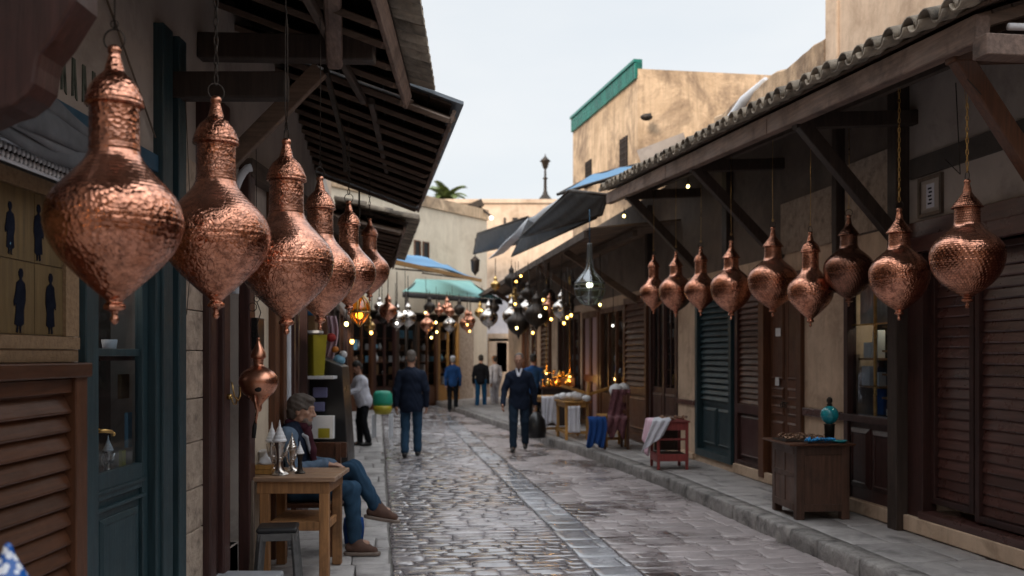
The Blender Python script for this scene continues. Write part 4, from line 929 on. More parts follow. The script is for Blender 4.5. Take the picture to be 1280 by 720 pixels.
def left_beams():
    t = thing('canopy_truss', 'dark beams and struts carrying the near left canopy above the lanterns', 'beam', (-2.1, 5.9, 3), rel=True)
    for (s, z, x1) in ((6.45, 3.82, -.92), (5.2, 3.80, -.95), (4.3, 3.75, -.95)):
        m = MB(); m.bar((-2.1, s, z), (x1, s, z-.02), .13, .17); m.build('cross_beam', M['dark_z'], t, bevel=.012)
    m = MB(); m.bar((-2.1, 5.9, 3.40), (-1.38, 5.9, 3.40), .12, .16); m.build('short_beam', M['dark_z'], t, bevel=.01)
    m = MB(); m.bar((-1.32, 6.62, 3.72), (-2.05, 6.62, 2.98), .07, .12); m.build('strut', M['dark_x'], t, bevel=.008)
    m = MB(); m.bar((-1.28, 6.6, 3.72), (-1.42, 8.1, 3.55), .03, .06); m.bar((-1.42, 8.1, 3.55), (-1.44, 8.3, 3.35), .03, .06); m.build('iron_strap', M['iron'], t)
    m = MB(); m.bar((-1.02, 5.4, 4.05), (-1.20, 6.5, 3.72), .11, .11); m.build('round_strut', M['eave'], t, bevel=.03)
    m = MB(); m.bar((-1.16, 2.6, 3.83), (-1.22, 7.9, 3.84), .05, .06); m.bar((-1.22, 8.3, 3.95), (-1.5, 11.5, 3.95), .05, .06); m.build('lantern_rail', M['dark_y'], t, bevel=.008)
    m = MB(); m.bar((-2.05, 7.4, 3.2), (-2.05, 13.2, 3.3), .1, .14); m.bar((-2.0, 8.6, 2.95), (-2.6, 13, 2.95), .04, .05); m.build('wall_plate', M['dark_y'], t)
    m = MB(); pts = [(-2.02, 7.0, 2.2+.1*k) for k in range(8)]+[(-2.02+.03*k, 7.0, 2.95+.09*k-.012*k*k) for k in range(5)]; m.tube(pts, .03, 8); m.build('curved_bracket', M['tarp_grey'], t)
    # big corbel in the upper left corner
    P = [(95, -60), (95, 0), (66, 46), (50, 66), (46, 82), (43, 104), (33, 118), (14, 132), (-6, 138), (-120, 190), (-120, -60)]
    c = MB()
    pl = [((px-640)/1200*2.9, EYE+(444-py)/1200*2.9) for px, py in P]
    pl = [(max(x, -2.1), z) for x, z in pl]
    c.prism(pl, lambda p, k: (p[0], 2.9+.16*k, p[1]))
    tag(c.build('timber_corbel', M['maroon_z'], bevel=.012), 'big carved brown timber corbel in the upper left corner', 'beam')
left_beams()

# ================================================================== LEFT, FAR
def left_far():
    b = thing('shop_row_building', 'far left row of dark timber shopfronts behind the seated man', 'building', (0, 12, 0), frame=FL, rel=True)
    ops = [(9.3, 10.9, .1, 2.7), (11.2, 13.2, .1, 2.7), (13.5, 15.2, .1, 2.7), (15.5, 17.6, .1, 2.7), (18.0, 20.0, .1, 2.7), (20.3, 22.4, .1, 2.7), (22.8, 25, .1, 2.7), (25.4, 28.5, .1, 2.7)]
    m = MB(); wall_with_openings(m, -.4, 0, 9.08, 30, 0, 4.6, ops); m.build('wall', M['greyplaster'], b)
    m = MB(); m.box(-4, -.02, 9.08, 18, 4.6, 9.0); m.build('upper_wall', M['stucco'], b)  # unseen height added above the row to block the low sun
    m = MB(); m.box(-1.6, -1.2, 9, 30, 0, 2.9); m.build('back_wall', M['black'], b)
    for i, (a, c, z0, z1) in enumerate(ops):
        mt = ['maroon_z', 'dark_z', 'brown_z', 'maroon_z', 'dark_z', 'brown_z', 'maroon_z', 'brown_z'][i]
        m = MB(); frame(m, -.08, .05, a-.1, c+.1, 0, 2.8, .14); m.box(-.06, .02, (a+c)/2-.06, (a+c)/2+.06, 0, 2.7)
        if i % 2: m.box(-.05, .0, a, c, .05, .9)
        m.build('shopfront', M[mt], b)
        goods_shelves(b, -1, -.25, a+.05, c-.05, .3, 2.5, 6, ['paper', 'kraft', 'silver', 'beads', 'bluebox', 'brass', 'red'] if i != 0 else ['kraft', 'beads'], 20+i, .75, FL, 'left shopfront ' + ['behind the black rack', 'nearest past the black rack', 'above the white-jacketed person', 'behind the white-jacketed person', 'by the green bag', 'just past the green bag', 'left of the navy-coated man', 'farthest along the row'][i])
left_far()

# ================================================================== FAR END
def far_end():
    A = Vector((-5.2, 29.5, 0)); B = Vector((-.95, 36.4, 0)); d = (B-A).normalized(); L = (B-A).length
    F = Matrix(((d.y, d.x, 0, A.x), (-d.x, d.y, 0, A.y), (0, 0, 1, 0), (0, 0, 0, 1)))   # x towards the street, y along the wall
    b = thing('cream_house', 'cream limewashed house closing the lane with a pair of small windows', 'building', (0, 4, 0), frame=F, rel=True)
    m = MB(); m.box(-5, 0, -3, L, 3.2, 6.85); m.box(-5, 0, L-.9, L, 0, 3.2); m.build('wall', M['cream'], b)
    m = MB(); m.box(-5, .06, -3, L+.03, 6.86, 7.25); m.build('parapet', M['stucco_old'], b)
    # windows at px 532..548
    for yy in (3.60, 4.08):
        m = MB(); m.box(-.01, .01, yy, yy+.30, 5.0, 5.62); w1 = m.build('window', M['black'], b)
        m = MB(); frame(m, .0, .04, yy-.03, yy+.33, 4.97, 5.66, .04); m.build('frame', M['brown_z'], w1, M=PLACE[b.name].inverted())
    # ground floor shops
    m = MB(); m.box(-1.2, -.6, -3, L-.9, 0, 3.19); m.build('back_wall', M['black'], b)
    y = .35; i = 0
    for (wd, mt) in ((1.1, 'brown_z'), (1.2, 'maroon_z'), (1.1, 'dark_z'), (1.2, 'brown_z'), (1.3, 'yellow_wood')):
        m = MB(); frame(m, -.1, .02, y, y+wd, 0, 2.9, .12); m.box(-.06, -.02, y+.1, y+wd-.1, 0, .7); m.box(-.08, 0, y+wd/2-.03, y+wd/2+.03, .7, 2.8); m.build('shopfront', M[mt], b)
        goods_shelves(b, -1, -.25, y+.1, y+wd-.1, .7, 2.7, 5, ['paper', 'kraft', 'beads', 'brass', 'white', 'skyblue'], 40+i, .8, F, 'end shop %s' % ['at the far left', 'left of the navy-coated man', 'behind the navy-coated man', 'right of the navy-coated man', 'with yellow frames'][i]); y += wd; i += 1
    m = MB(); m.box(-.3, .0, y+.01, L-.91, 0, 3.19); m.build('rubble_wall', M['carvedstone'], b, label='rough brown rubble wall beside the shops')
    # teal awning on posts
    t = thing('teal_awning', 'teal canvas awning with a straight hem spanning the lane end', 'awning', tuple(W(565, 500, 31)), rel=False)
    base = W(565, 500, 31); inv = Matrix.Translation(-base)
    P00, P01, P10, P11 = W(503, 364, 28.5), W(628, 374, 31), W(520, 349, 31.5), W(588, 351, 35)
    def f(u, v):
        a = P00.lerp(P01, u); b2 = P10.lerp(P11, u); p = a.lerp(b2, v); p.z -= .10*math.sin(PI*v)*(.6+.4*math.sin(u*9)); return p
    m = MB(); m.sheet(f, 24, 8, .02); m.build('canvas', M['tarp_teal'], t, M=inv)
    m = MB(); m.sheet(lambda u, v: (lambda p: Vector((p.x, p.y-.01, p.z-.16*v-.02)))(P00.lerp(P01, u)), 24, 2, .015); m.build('hem_shade', M['tarp_dark'], t, M=inv)  # dark strip added below the hem to stand in for shade under the awning
    m = MB()
    for u in (.02, .5, .98):
        p = P00.lerp(P01, u); m.tube([p-Vector((0, 0, .05)), f(u, 1)-Vector((0, 0, .05))], .03, 6)
    p = P00; m.tube([(p.x+.1, p.y+.1, .0), (p.x+.1, p.y+.1, p.z)], .04, 8); m.build('frame_pole', M['iron'], t, M=inv)
    # blue awning left
    t = thing('blue_awning', 'bright blue tarpaulin awning above the teal one on the left', 'awning', tuple(W(520, 500, 26)))
    base = W(520, 500, 26); inv = Matrix.Translation(-base)
    Q00, Q01, Q10, Q11 = W(486, 322, 21), W(601, 348, 31.5), W(484, 311, 22.5), W(560, 331, 33)
    m = MB(); m.sheet(lambda u, v: Q00.lerp(Q01, u).lerp(Q10.lerp(Q11, u), v)-Vector((0, 0, .08*math.sin(PI*v)+.04*math.sin(9*u))), 20, 6, .03); m.build('tarpaulin', M['tarp_blue'], t, M=inv)
    m = MB(); m.bar(Q00-Vector((0,0,.07)), Q01-Vector((0,0,.07)), .06, .10); m.build('edge_batten', M['yellow_wood'], t, M=inv)
    m = MB()
    for u in (.05, .5, .95): m = MB(); m.tube([Q00.lerp(Q01, u)-Vector((0,0,.07)), Q10.lerp(Q11, u)-Vector((.8,0,.3))], .03, 6); m.build('frame_pole', M['iron'], t, M=inv)
    # beige house further back
    h = thing('beige_house', 'low beige stucco house at the far end with slit openings in its parapet', 'building', (1, 41, 0), rel=True)
    m = MB(); m.box(-3.4, 7, 40.5, 46, 0, 8.15)
    m.build('wall', M['stucco'], h); m = MB(); m.box(-3.5, 7, 40.4, 46, 8.16, 8.32); m.build('coping', M['stucco'], h)
    for k, x in enumerate((-.35, .02, .36)): m = MB(); m.box(x, x+(.22 if k == 1 else .08), 40.46, 40.5, 7.0, 7.55); m.build('slit_opening', M['black'], h)
    m = MB(); m.box(-1.05, .35, 38.2, 40.4, 0, 4.2); m.build('porch_wall', M['cloth_white'], h, label='white painted lower wall')
    m = MB(); m.box(-.95, 1.2, 37.7, 38.2, 0, 2.6); frame(m, -.9, .3, 37.62, 37.7, 0, 2.4, .1); m.build('kiosk', M['stucco'], h)
    m = MB(); m.box(-.05, .35, 37.60, 37.66, 1.25, 2.15); m.build('screen', M['screen'], h, label='pale blue lit pane')
    m = MB(); m.box(-.6, -.2, 37.60, 37.66, 1.1, 2.25); m.build('pale_panel', M['paper'], h)
    # lamp finial on its roof
    l = thing('street_lamp', 'dark ornate lamp standing on the far beige roofline', 'lamp', (1.42, 41, 8.3), rel=True)
    m = MB(); m.lathe([(.42, 8.3), (.30, 8.4), (.12, 8.62), (.07, 8.8), (.06, 9.25), (.12, 9.3), (.05, 9.36), (.045, 9.75)], 12, (1.42, 41, 0)); m.build('stem', M['iron'], l)
    m = MB(); m.lathe([(.05, 9.7), (.10, 9.75), (.17, 10.0), (.24, 10.03), (.12, 10.15), (.03, 10.25), (.01, 10.35)], 12, (1.42, 41, 0)); m.build('lamp_head', M['iron'], l)
    # flood light pole
    l = thing('floodlight_pole', 'thin dark pole with a small floodlight against the beige wall', 'lamp', (-1.45, 36.9, 0), rel=True)
    m = MB(); m.tube([(-1.25, 36.2, 0), (-1.25, 36.2, 7.45)], .06, 8); m.build('pole', M['grey_wood'], l)
    m = MB(); m.bar((-1.9, 36.1, 7.15), (-1.1, 36.1, 7.5), .3, .25); m.bar((-1.2, 36.1, 7.3), (-.75, 36.1, 6.95), .08, .08); m.build('hood', M['iron'], l)
    m = MB(); m.ball((-.78, 36.0, 6.9), .07, 10, 8); m.build('lamp_glass', M['bulb_white'], l)
    # old iron wall lantern under the dark awning
    q = W(594, 330, 30); l = thing('iron_lantern', 'small black iron lantern hanging under the far dark awning', 'lamp', tuple(q), rel=False)
    m = MB(); m.tube([(0, 0, .25), (0, 0, .8)], .015, 6); m.lathe([(.02, .25), (.16, .12), (.14, .08), (.12, -.22), (.05, -.3), (.01, -.36)], 8); m.build('housing', M['iron'], l)
    # palm
    pt = thing('palm_tree', 'palm tree showing above the cream house parapet', 'tree', (-3.0, 44, 0), rel=True)
    m = MB(); m.tube([(-3, 44, 0), (-3.1, 44, 4), (-3.05, 44, 8.8)], [.3, .22, .2], 10); m.build('trunk', M['bark'], pt)
    m = MB(); rr = random.Random(4)
    for k in range(34):
        az = rr.uniform(0, 2*PI); el = rr.uniform(-.35, 1.35); Lf = rr.uniform(.8, 1.3)
        c = Vector((-3.05, 44, 8.9)); p = c; dx, dy = math.cos(az), math.sin(az); e = el; pts = [p]
        for q in range(9):
            p = p+Vector((dx*math.cos(e), dy*math.cos(e), math.sin(e)))*Lf/9; e -= .14; pts.append(p)
        m.tube(pts, .015, 4)
        for q in range(1, 10):
            t = (pts[q]-pts[q-1]).normalized(); side = Vector((-dy, dx, 0))
            for sg in (-1, 1):
                for z in range(2):
                    a = pts[q-1].lerp(pts[q], z*.5); tip = a+(side*sg*.75+t*.7+Vector((0, 0, -.25)))*(.42*(1-q*.06))
                    m.add([a, a+t*.10, tip+t*.03, tip], [(0, 1, 2, 3)])
    m.build('crown', M['leaf'], pt)
far_end()

# right far awnings
def poly_awning(name, label, pts, mat, th=.04, edge=None):
    c = sum(pts, Vector())/len(pts); base = Vector((c.x, c.y, c.z)); t = thing(name, label, 'awning', tuple(base)); inv = Matrix.Translation(-base)
    a, b2, c2, d2 = pts
    m = MB(); m.sheet(lambda u, v: a.lerp(b2, u).lerp(d2.lerp(c2, u), v)-Vector((0, 0, .07*math.sin(PI*u)*math.sin(PI*v)+.015*math.sin(17*u+5*v))), 16, 10, th); m.build('canvas', mat, t, M=inv)
    m = MB(); m.tube([a, b2], .03, 8); m.tube([d2, c2], .03, 8); m.tube([a, d2], .025, 8); m.tube([b2, c2], .025, 8); m.build('frame_pole', M['iron'], t, M=inv)
    if edge: m = MB(); m.sheet(lambda u, v: edge[0].lerp(edge[1], u).lerp(edge[3].lerp(edge[2], u), v)+Vector((0,0,.01*math.sin(u*14))), 12, 4, .02); m.build('hanging_flap', M['tarp_grey'], t, M=inv, label='pale grey flap hanging from the awning edge')
    return t
poly_awning('blue_tarpaulin', 'blue tarpaulin sheet lying beyond the right tiled canopy', [W(697, 243, 17.8), W(838, 200, 14.9), W(845, 194, 16.5), W(742, 219, 20)], M['tarp_blue'], .03)
poly_awning('shop_awning', 'dark canvas awning with a grey corner flap next to the tiled canopy', [W(712, 238, 17.2), W(760, 244, 15.8), W(752, 268, 16.6), W(650, 297, 23)], M['tarp_dark'], .03, [W(714, 237, 17.1), W(661, 274, 22.4), W(671, 286, 22.3), W(692, 263, 18.9)])
poly_awning('shop_awning', 'dark canvas awning with a long pale edge strip in the middle of the right row', [W(662, 273, 22.5), W(712, 262, 19), W(745, 272, 17.5), W(640, 320, 25)], M['tarp_dark'], .03, [W(661, 272, 22.6), W(611, 324, 27), W(629, 317, 27), W(663, 284, 22.6)])
poly_awning('shop_awning', 'farthest dark canvas awning on the right, before the beige house', [W(597, 292, 29), W(660, 271, 24), W(668, 300, 24.5), W(592, 317, 30)], M['tarp_dark'], .03)
def right_far_roof():
    t = thing('lean_to_roof', 'dark lean-to roof over the far right stalls', 'canopy', (0, 22, 3), frame=FR, rel=True)
    m = MB(); y = 15.7
    while y < 33: m.bar((-1.5, y, 3.75), (.3, y, 3.95), 1.0*.38, .03); y += .42
    m.build('roof_board', M['dark_x'], t)
    m = MB(); m.bar((-1.5, 15.7, 3.68), (-1.5, 33, 3.68), .08, .12); m.bar((-.7, 15.7, 3.72), (-.7, 33, 3.72), .08, .1); m.build('beam', M['dark_y'], t)
    for s in (18.0, 21.1, 25, 29):
        m = MB(); m.bar((-1.4, s, 3.66), (0, s, 2.75), .09, .12); m.build('knee_brace', M['dark_x'], t)
right_far_roof()
# ================================================================== COPPER LANTERNS
BASE = [(0,.0),(.010,.005),(.017,.018),(.013,.030),(.012,.040),(.020,.048),(.037,.054),(.041,.064),(.036,.074),(.029,.081)]
PROF = BASE+[(.040,.094),(.070,.118),(.110,.152),(.150,.188),(.188,.225),(.219,.265),(.240,.305),(.250,.345),(.252,.380),(.246,.415),(.230,.45),(.203,.485),(.168,.52),(.135,.553),(.108,.585),(.094,.613),(.089,.64),(.088,.70),(.088,.778)]
PROF2 = BASE+[(.042,.094),(.075,.115),(.118,.145),(.160,.180),(.200,.225),(.230,.275),(.248,.33),(.256,.385),(.256,.42),(.247,.46),(.225,.50),(.188,.54),(.147,.575),(.115,.605),(.098,.635),(.092,.66),(.090,.72),(.089,.778)]
CAP = [(.078,.772),(.100,.778),(.105,.784),(.101,.792),(.103,.798),(.095,.822),(.082,.850),(.064,.874),(.047,.890),(.040,.897),(.036,.902),(.030,.925),(.023,.950),(.018,.968)]
KNOB = [(.012,.962),(.022,.966),(.025,.976),(.022,.988),(.012,.996),(.0,.998)]
def cr(prof, n):
    P = [prof[0]]+prof+[prof[-1]]; out = []
    segs = len(prof)-1
    for i in range(segs):
        k = max(2, int(n*max(abs(P[i+2][1]-P[i+1][1]), abs(P[i+2][0]-P[i+1][0]), .004)))
        for j in range(k):
            t = j/k; a, b, c, d = P[i], P[i+1], P[i+2], P[i+3]
            q = [.5*((2*b[z])+(-a[z]+c[z])*t+(2*a[z]-5*b[z]+4*c[z]-d[z])*t*t+(-a[z]+3*b[z]-3*c[z]+d[z])*t**3) for z in (0, 1)]
            out.append((max(q[0], 0), q[1]))
    out.append(prof[-1]); return out
def lantern_meshes(key, wide=1.0, neck=0.0, conical=False, lo=False, dashy=False, rr=1.0):
    """unit height meshes for body, cap, knob"""
    res = {}
    seg = 24 if lo else 72
    def remap(r, z):
        z2 = z-neck*max(0, min(1, (z-.58)/.2))        # shorter neck
        return r*(wide if z < .62 else (wide*.5+.5)), z2
    body = cr(PROF2 if conical else PROF, 50 if lo else 190)
    b2 = []
    for (r, z) in body:
        e = 0
        if not lo:
            if .455 < z < .60: e += .0007*math.sin(z*2*PI/.0135)
            if .345 < z < .352 or .372 < z < .378: e += .003
            if .655 < z < .77: e += .0005*math.sin(z*2*PI/.02)
            if dashy and .28 < z < .345: e += .0006*math.sin(z*2*PI/.017)
        b2.append(remap(r+e, z))
    m = MB(); m.lathe(b2, seg); res['body'] = m
    cap = CAP
    if conical: cap = [(.078,.772),(.108,.776),(.112,.782),(.106,.790),(.090,.815),(.070,.842),(.050,.868),(.036,.890),(.032,.898),(.028,.925),(.022,.950),(.018,.968)]
    c2 = [remap(r, z) for r, z in cr(cap, 50 if lo else 150)]
    if not lo: c2 = [(r+(.0005*math.sin(z*2*PI/.012) if r > .05 else 0), z) for r, z in c2]
    m = MB(); m.lathe(c2, seg); res['cap'] = m
    m = MB(); m.lathe([remap(r, z) for r, z in KNOB], seg//2); res['knob'] = m
    return res
def scaled(mb, h):
    m = MB(); m.v = [(x*h, y*h, z*h) for x, y, z in mb.v]; m.f = mb.f; m.r = mb.r; m.s = mb.s; return m
HL = .90
KIND = {
 'A': (lantern_meshes('A', .94), 'cu_scroll', 0), 'B': (lantern_meshes('B', .93), 'cu_ham', 0),
 'C': (lantern_meshes('C', 1.04, .02, True, dashy=True), 'cu_dash', .02), 'D': (lantern_meshes('D', 1.0, .03, True), 'cu_dark', .03),
 'E': (lantern_meshes('E', .90), 'cu_scroll', 0), 'F': (lantern_meshes('F', .97, .03, True), 'cu_ham', .03)}
LM = {}
for k, (g, mt, nk) in KIND.items():
    LM[k] = {p: scaled(mb, HL).mesh('lantern_'+p, M[mt if p != 'knob' else 'cu_plain']) for p, mb in g.items()}
def link_chain(m, z0, z1, r=.012, wire=.0026, x=0):
    z = z0; k = 0; P = r*2.6
    while z < z1:
        pts = []
        for q in range(10):
            a = 2*PI*q/10; u, v = r*.55*math.cos(a), (P*.62)*math.sin(a)
            pts.append((x+u, 0, z+P/2+v) if k % 2 == 0 else (x, u, z+P/2+v))
        m.tube(pts, wire, 5, closed=True); z += P; k += 1
def ring(m, c, r, wire, ax='y'):
    m.tube([(c[0]+r*math.cos(2*PI*q/20), c[1], c[2]+r*math.sin(2*PI*q/20)) if ax == 'y' else (c[0], c[1]+r*math.cos(2*PI*q/20), c[2]+r*math.sin(2*PI*q/20)) for q in range(20)], wire, 6, closed=True)
def lantern(kind, px, ytop, ybot, d, ztop, label, group, hang='chain', rz=0):
    nk = KIND[kind][2]
    hreal = (ybot-ytop)*d/1200; sc = hreal/(HL*(1-nk))
    p = W(px, ybot, d)
    t = thing('copper_lantern', label, 'lantern', tuple(p), rz, group)
    for part in ('body', 'cap', 'knob'):
        o = bpy.data.objects.new('lantern_'+part if part != 'knob' else 'finial', LM[kind][part]); COL.objects.link(o); o.parent = t; o.scale = (sc, sc, sc)
        if kind == 'D' and part == 'knob': pass
    top = hreal; L = ztop-p.z
    m = MB(); R = .034 if hang != 'small' else .020
    ring(m, (0, 0, top-.012+R*.75), R, .0028, 'y'); m.build('ring', M['iron'], t)
    m = MB(); z0 = top+R*1.6
    if hang == 'chain': link_chain(m, z0-.01, L, .015, .0033)
    elif hang == 'wire': m.tube([(0, 0, z0-.01), (.004, 0, (z0+L)/2), (0, 0, L)], .0028, 5); ring(m, (0, 0, z0+.01), .012, .002)
    elif hang == 'double':
        q = (z0+L)/2; m.tube([(0, 0, z0-.01), (-.022, 0, z0+.10), (-.016, 0, q), (.012, 0, q+.1), (0, 0, L)], .0025, 5); m.tube([(0, 0, z0-.01), (.022, 0, z0+.10), (.018, 0, q), (-.006, 0, q+.08)], .0025, 5); ring(m, (0, 0, z0), .02, .0025)
    elif hang == 'mixed':
        q = z0+(L-z0)*.55; link_chain(m, z0-.01, q, .015, .0033); m.tube([(0, 0, q), (.05, 0, q+.14)], .002, 5); m.tube([(0, 0, q), (-.005, 0, L)], .002, 5)
    else: m.tube([(0, 0, z0-.01), (0, 0, L)], .003, 5)
    m.build('chain', M['iron'] if px < 640 else M['brass'], t)
    return t
GL, GR = 'copper lanterns hanging under the left canopy', 'copper lanterns hanging under the right canopy'
lantern('B', 143, 55, 406, 3.1, 3.68, 'largest blurred copper lantern hanging nearest, in front of the teal door', GL, 'wire')
lantern('A', 270, 119, 399, 3.9, 3.70, 'second largest copper lantern, before the carved stone pilaster', GL, 'chain', .7)
lantern('A', 358, 172, 419, 4.45, 3.72, 'sharp engraved copper lantern with arabesque scrolls on a doubled wire above the table', GL, 'double', 2.1)
lantern('E', 400, 219, 413, 5.6, 3.72, 'narrower ring-chased copper lantern half hidden behind the engraved one', GL, 'wire', 1.0)
lantern('B', 436, 250, 394, 7.4, 3.72, 'copper lantern fifth along the left row, just before the last one', GL, 'mixed', 3.0)
lantern('A', 462, 272, 377, 9.6, 3.76, 'smallest and farthest copper lantern of the left row', GL, 'mixed', .3)
RL = [('C', 1209, 223, 386, 6.6, 'mixed', 'nearest right-hand copper lantern hanging before the slatted shutters'),
 ('F', 1124, 259, 401, 7.6, 'chain', 'bright hammered copper lantern hanging in front of the window bay post'),
 ('D', 1061, 268, 384, 8.9, 'wire', 'darkened bronze lantern, the dullest of the right row'),
 ('B', 1013, 289, 409, 9.15, 'wire', 'lowest-hanging copper lantern, beside the dark bronze one'),
 ('C', 966, 283, 396, 10.0, 'wire', 'copper lantern hanging in front of the brown double door head'),
 ('F', 914, 300, 400, 11.1, 'wire', 'copper lantern hanging before the teal shutter'),
 ('B', 876, 308, 395, 12.4, 'wire', 'copper lantern hanging before the stucco strip left of the teal shutter'),
 ('F', 845, 314, 397, 13.3, 'wire', 'second copper lantern from the far end of the right row'),
 ('B', 817, 318, 393, 14.3, 'wire', 'farthest and smallest copper lantern of the right row')]
for (k, px, y0, y1, d, hg, lab) in RL:
    p = W(px, y0, d); q = locR((p.x, p.y, 0)); zt = zE(q.y)+.12
    lantern(k, px, y0, y1, d, zt, lab, GR, hg, px*.1)

# dipper-like small lantern with hole, on the left wall
def small_lamp():
    d = 7.05; b = W(323, 515, d); t = thing('copper_dipper', 'small copper globe vessel with a dark hole and dangling handle hanging over the table', 'lantern', tuple(b))
    h = (515-421)*d/1200
    pr = [(.0, .0), (.02, .01), (.026, .05), (.03, .10), (.06, .16), (.115, .25), (.142, .34), (.147, .40), (.138, .46), (.110, .525), (.07, .565), (.048, .59), (.046, .64), (.052, .66), (.05, .68), (.068, .70), (.072, .715), (.06, .78), (.03, .86), (.015, .92), (.018, .95), (.0, .97)]
    sc = h/.97
    m = MB(); m.lathe([(r*sc*(1.7 if z < .6 else 1.35), z*sc) for r, z in cr(pr, 60)], 40); m.build('globe', M['cu_plain'], t)
    m = MB(); m.ball((.03, -.225*sc+.006, .30*sc), .026, 12, 8, (1, .5, .8)); m.build('hole', M['black'], t)
    m = MB(); m.tube([(.0, -.02, .10*sc), (-.004, -.09, .22*sc), (.0, -.03, .02), (-.015, -.01, -.06), (-.02, 0, -.09)], [.012, .016, .014, .009, .009], 8); m.build('spout', M['cu_plain'], t)
    m = MB(); m.tube([(-.02, 0, -.06), (-.028, 0, -.11), (-.035, 0, -.19)], [.008, .017, .015], 8); m.build('handle', M['black'], t)
    m = MB(); m.tube([(0, 0, h*.98), (-.012, 0, h+.08), (.012, .02, h+.18), (-.02, .03, h+.26)], .004, 6); ring(m, (-.02, .03, h+.28), .02, .003); ring(m, (-.05, .03, h+.22), .03, .003)
    m.tube([(-.02, .03, h+.28), (-.03, .05, 3.3-b.z)], .003, 5); m.build('chain', M['iron'], t)
small_lamp()

# ------------------------------------------------------------------ small far lanterns
LO = lantern_meshes('L', 1.08, .03, True, lo=True)
FARM = {}
for mt in ('silver', 'cu_plain', 'iron', 'brass'): FARM[mt] = scaled(LO['body'], 1).mesh('lantern_body', M[mt]), scaled(LO['cap'], 1).mesh('lantern_cap', M[mt])
def far_lantern(px, yb, h_px, d, mt, label, group, ztop):
    p = W(px, yb, d); h = h_px*d/1200
    t = thing('hanging_lantern', label, 'lantern', tuple(p), 0, group)
    for i, nm in enumerate(('lantern_body', 'lantern_cap')):
        o = bpy.data.objects.new(nm, FARM[mt][i]); COL.objects.link(o); o.parent = t; o.scale = (h, h, h)
    m = MB(); m.tube([(0, 0, h*.93), (0, 0, max(ztop-p.z, h+.1))], .008, 5); m.build('cord', M['iron'], t)
g = 'metal lanterns clustered under the right awnings'
CN = {'silver': 'silvery', 'cu_plain': 'coppery', 'iron': 'blackened', 'brass': 'brassy'}
for (px, yb, h, d, mt, lab) in ((640, 412, 44, 22, 'silver', 'leftmost silvery lantern of the right cluster'), (648, 424, 52, 20, 'iron', 'lowest blackened lantern of the right cluster'), (660, 406, 48, 21, 'silver', 'bright silvery lantern in the middle of the right cluster'),
    (671, 414, 54, 19.5, 'iron', 'dark lantern directly right of the bright silvery pair'), (682, 408, 44, 22.5, 'brass', 'dim brassy lantern at the back of the right cluster'), (702, 403, 44, 18.5, 'silver', 'silvery lantern hanging over the glowing brass stall'),
    (655, 392, 34, 24, 'brass', 'small brassy lantern high in the right cluster'), (690, 398, 40, 24, 'iron', 'small dark lantern beside the brass stall lamps')):
    far_lantern(px, yb, h, d, mt, lab, g, 3.7)
rr = random.Random(31)
for i in range(16):
    px = rr.uniform(618, 722); d = rr.uniform(19, 27); mt = rr.choice(['iron', 'iron', 'iron', 'brass', 'cu_plain'])
    far_lantern(px, rr.uniform(362, 398)+(px-640)*.1, rr.uniform(22, 34), d, mt, 'one of the small %s lanterns crowding the back of the right cluster' % CN[mt], 'small %s lanterns crowding behind the right cluster' % CN[mt], 3.75)
g = 'metal lanterns hanging along the far left shops'
for (px, yb, h, d, mt, lab) in ((474, 392, 24, 20, 'silver', 'tiny silvery lantern nearest the copper row'), (485, 404, 40, 18, 'cu_plain', 'pinkish copper lantern beside the silvery trio on the left'), (496, 414, 40, 19, 'silver', 'lowest silvery lantern of the left trio'),
    (510, 412, 38, 20, 'silver', 'silvery lantern at the right of the left trio'), (534, 418, 32, 24, 'cu_plain', 'dull copper lantern under the left of the teal awning'), (562, 418, 32, 26, 'silver', 'silvery lantern under the middle of the teal awning'),
    (584, 417, 34, 27, 'cu_plain', 'glowing copper lantern under the teal awning'), (611, 413, 42, 25, 'silver', 'mirror-bright lantern at the right end of the teal awning'), (462, 418, 26, 16, 'brass', 'small brassy lantern below the farthest copper one')):
    far_lantern(px, yb, h, d, mt, lab, g, 3.4)

for i in range(11):
    px = 470+rr.uniform(0, 150); d = 19+(px-470)/150*9+rr.uniform(0, 1.5); mt = rr.choice(['iron', 'iron', 'cu_plain', 'cu_plain', 'brass'])
    far_lantern(px, rr.uniform(392, 410), rr.uniform(18, 28), d, mt, 'one of the small %s lanterns in the row under the far left awnings' % CN[mt], 'small %s lanterns under the far left awnings' % CN[mt], 3.4)
# ------------------------------------------------------------------ lit bulbs
def bulb_mesh(mt, r=1):
    m = MB(); m.ball((0, 0, 0), 1, 12, 8, (1, 1, 1.15)); return m.mesh('bulb_glass', M[mt])
BM = {k: bulb_mesh(k) for k in ('bulb_warm', 'bulb_yellow', 'bulb_white')}
sk = MB(); sk.lathe([(.35, .9), (.45, 1.0), (.45, 1.9), (.15, 2.1), (.12, 6)], 8, capt=True); SKM = sk.mesh('socket', M['iron'])
def bulb(px, py, d, mt, label, group, r=.045):
    t = thing('light_bulb', label, 'light bulb', tuple(W(px, py, d)), 0, group)
    o = bpy.data.objects.new('bulb_glass', BM[mt]); COL.objects.link(o); o.parent = t; o.scale = (r,)*3
    o = bpy.data.objects.new('socket', SKM); COL.objects.link(o); o.parent = t; o.scale = (r,)*3
    L = min(.9, max(.1, 3.7-t.location.z)); m = MB(); m.tube([(0, 0, r*4), (.01, 0, L*.6), (0, 0, L)], .006, 5); m.build('cord', M['iron'], t)
g = 'small bulbs glowing among the far lanterns'
where = {0: 'glowing among the right lantern cluster', 1: 'glowing under the teal awning', 2: 'glowing under the right eaves'}
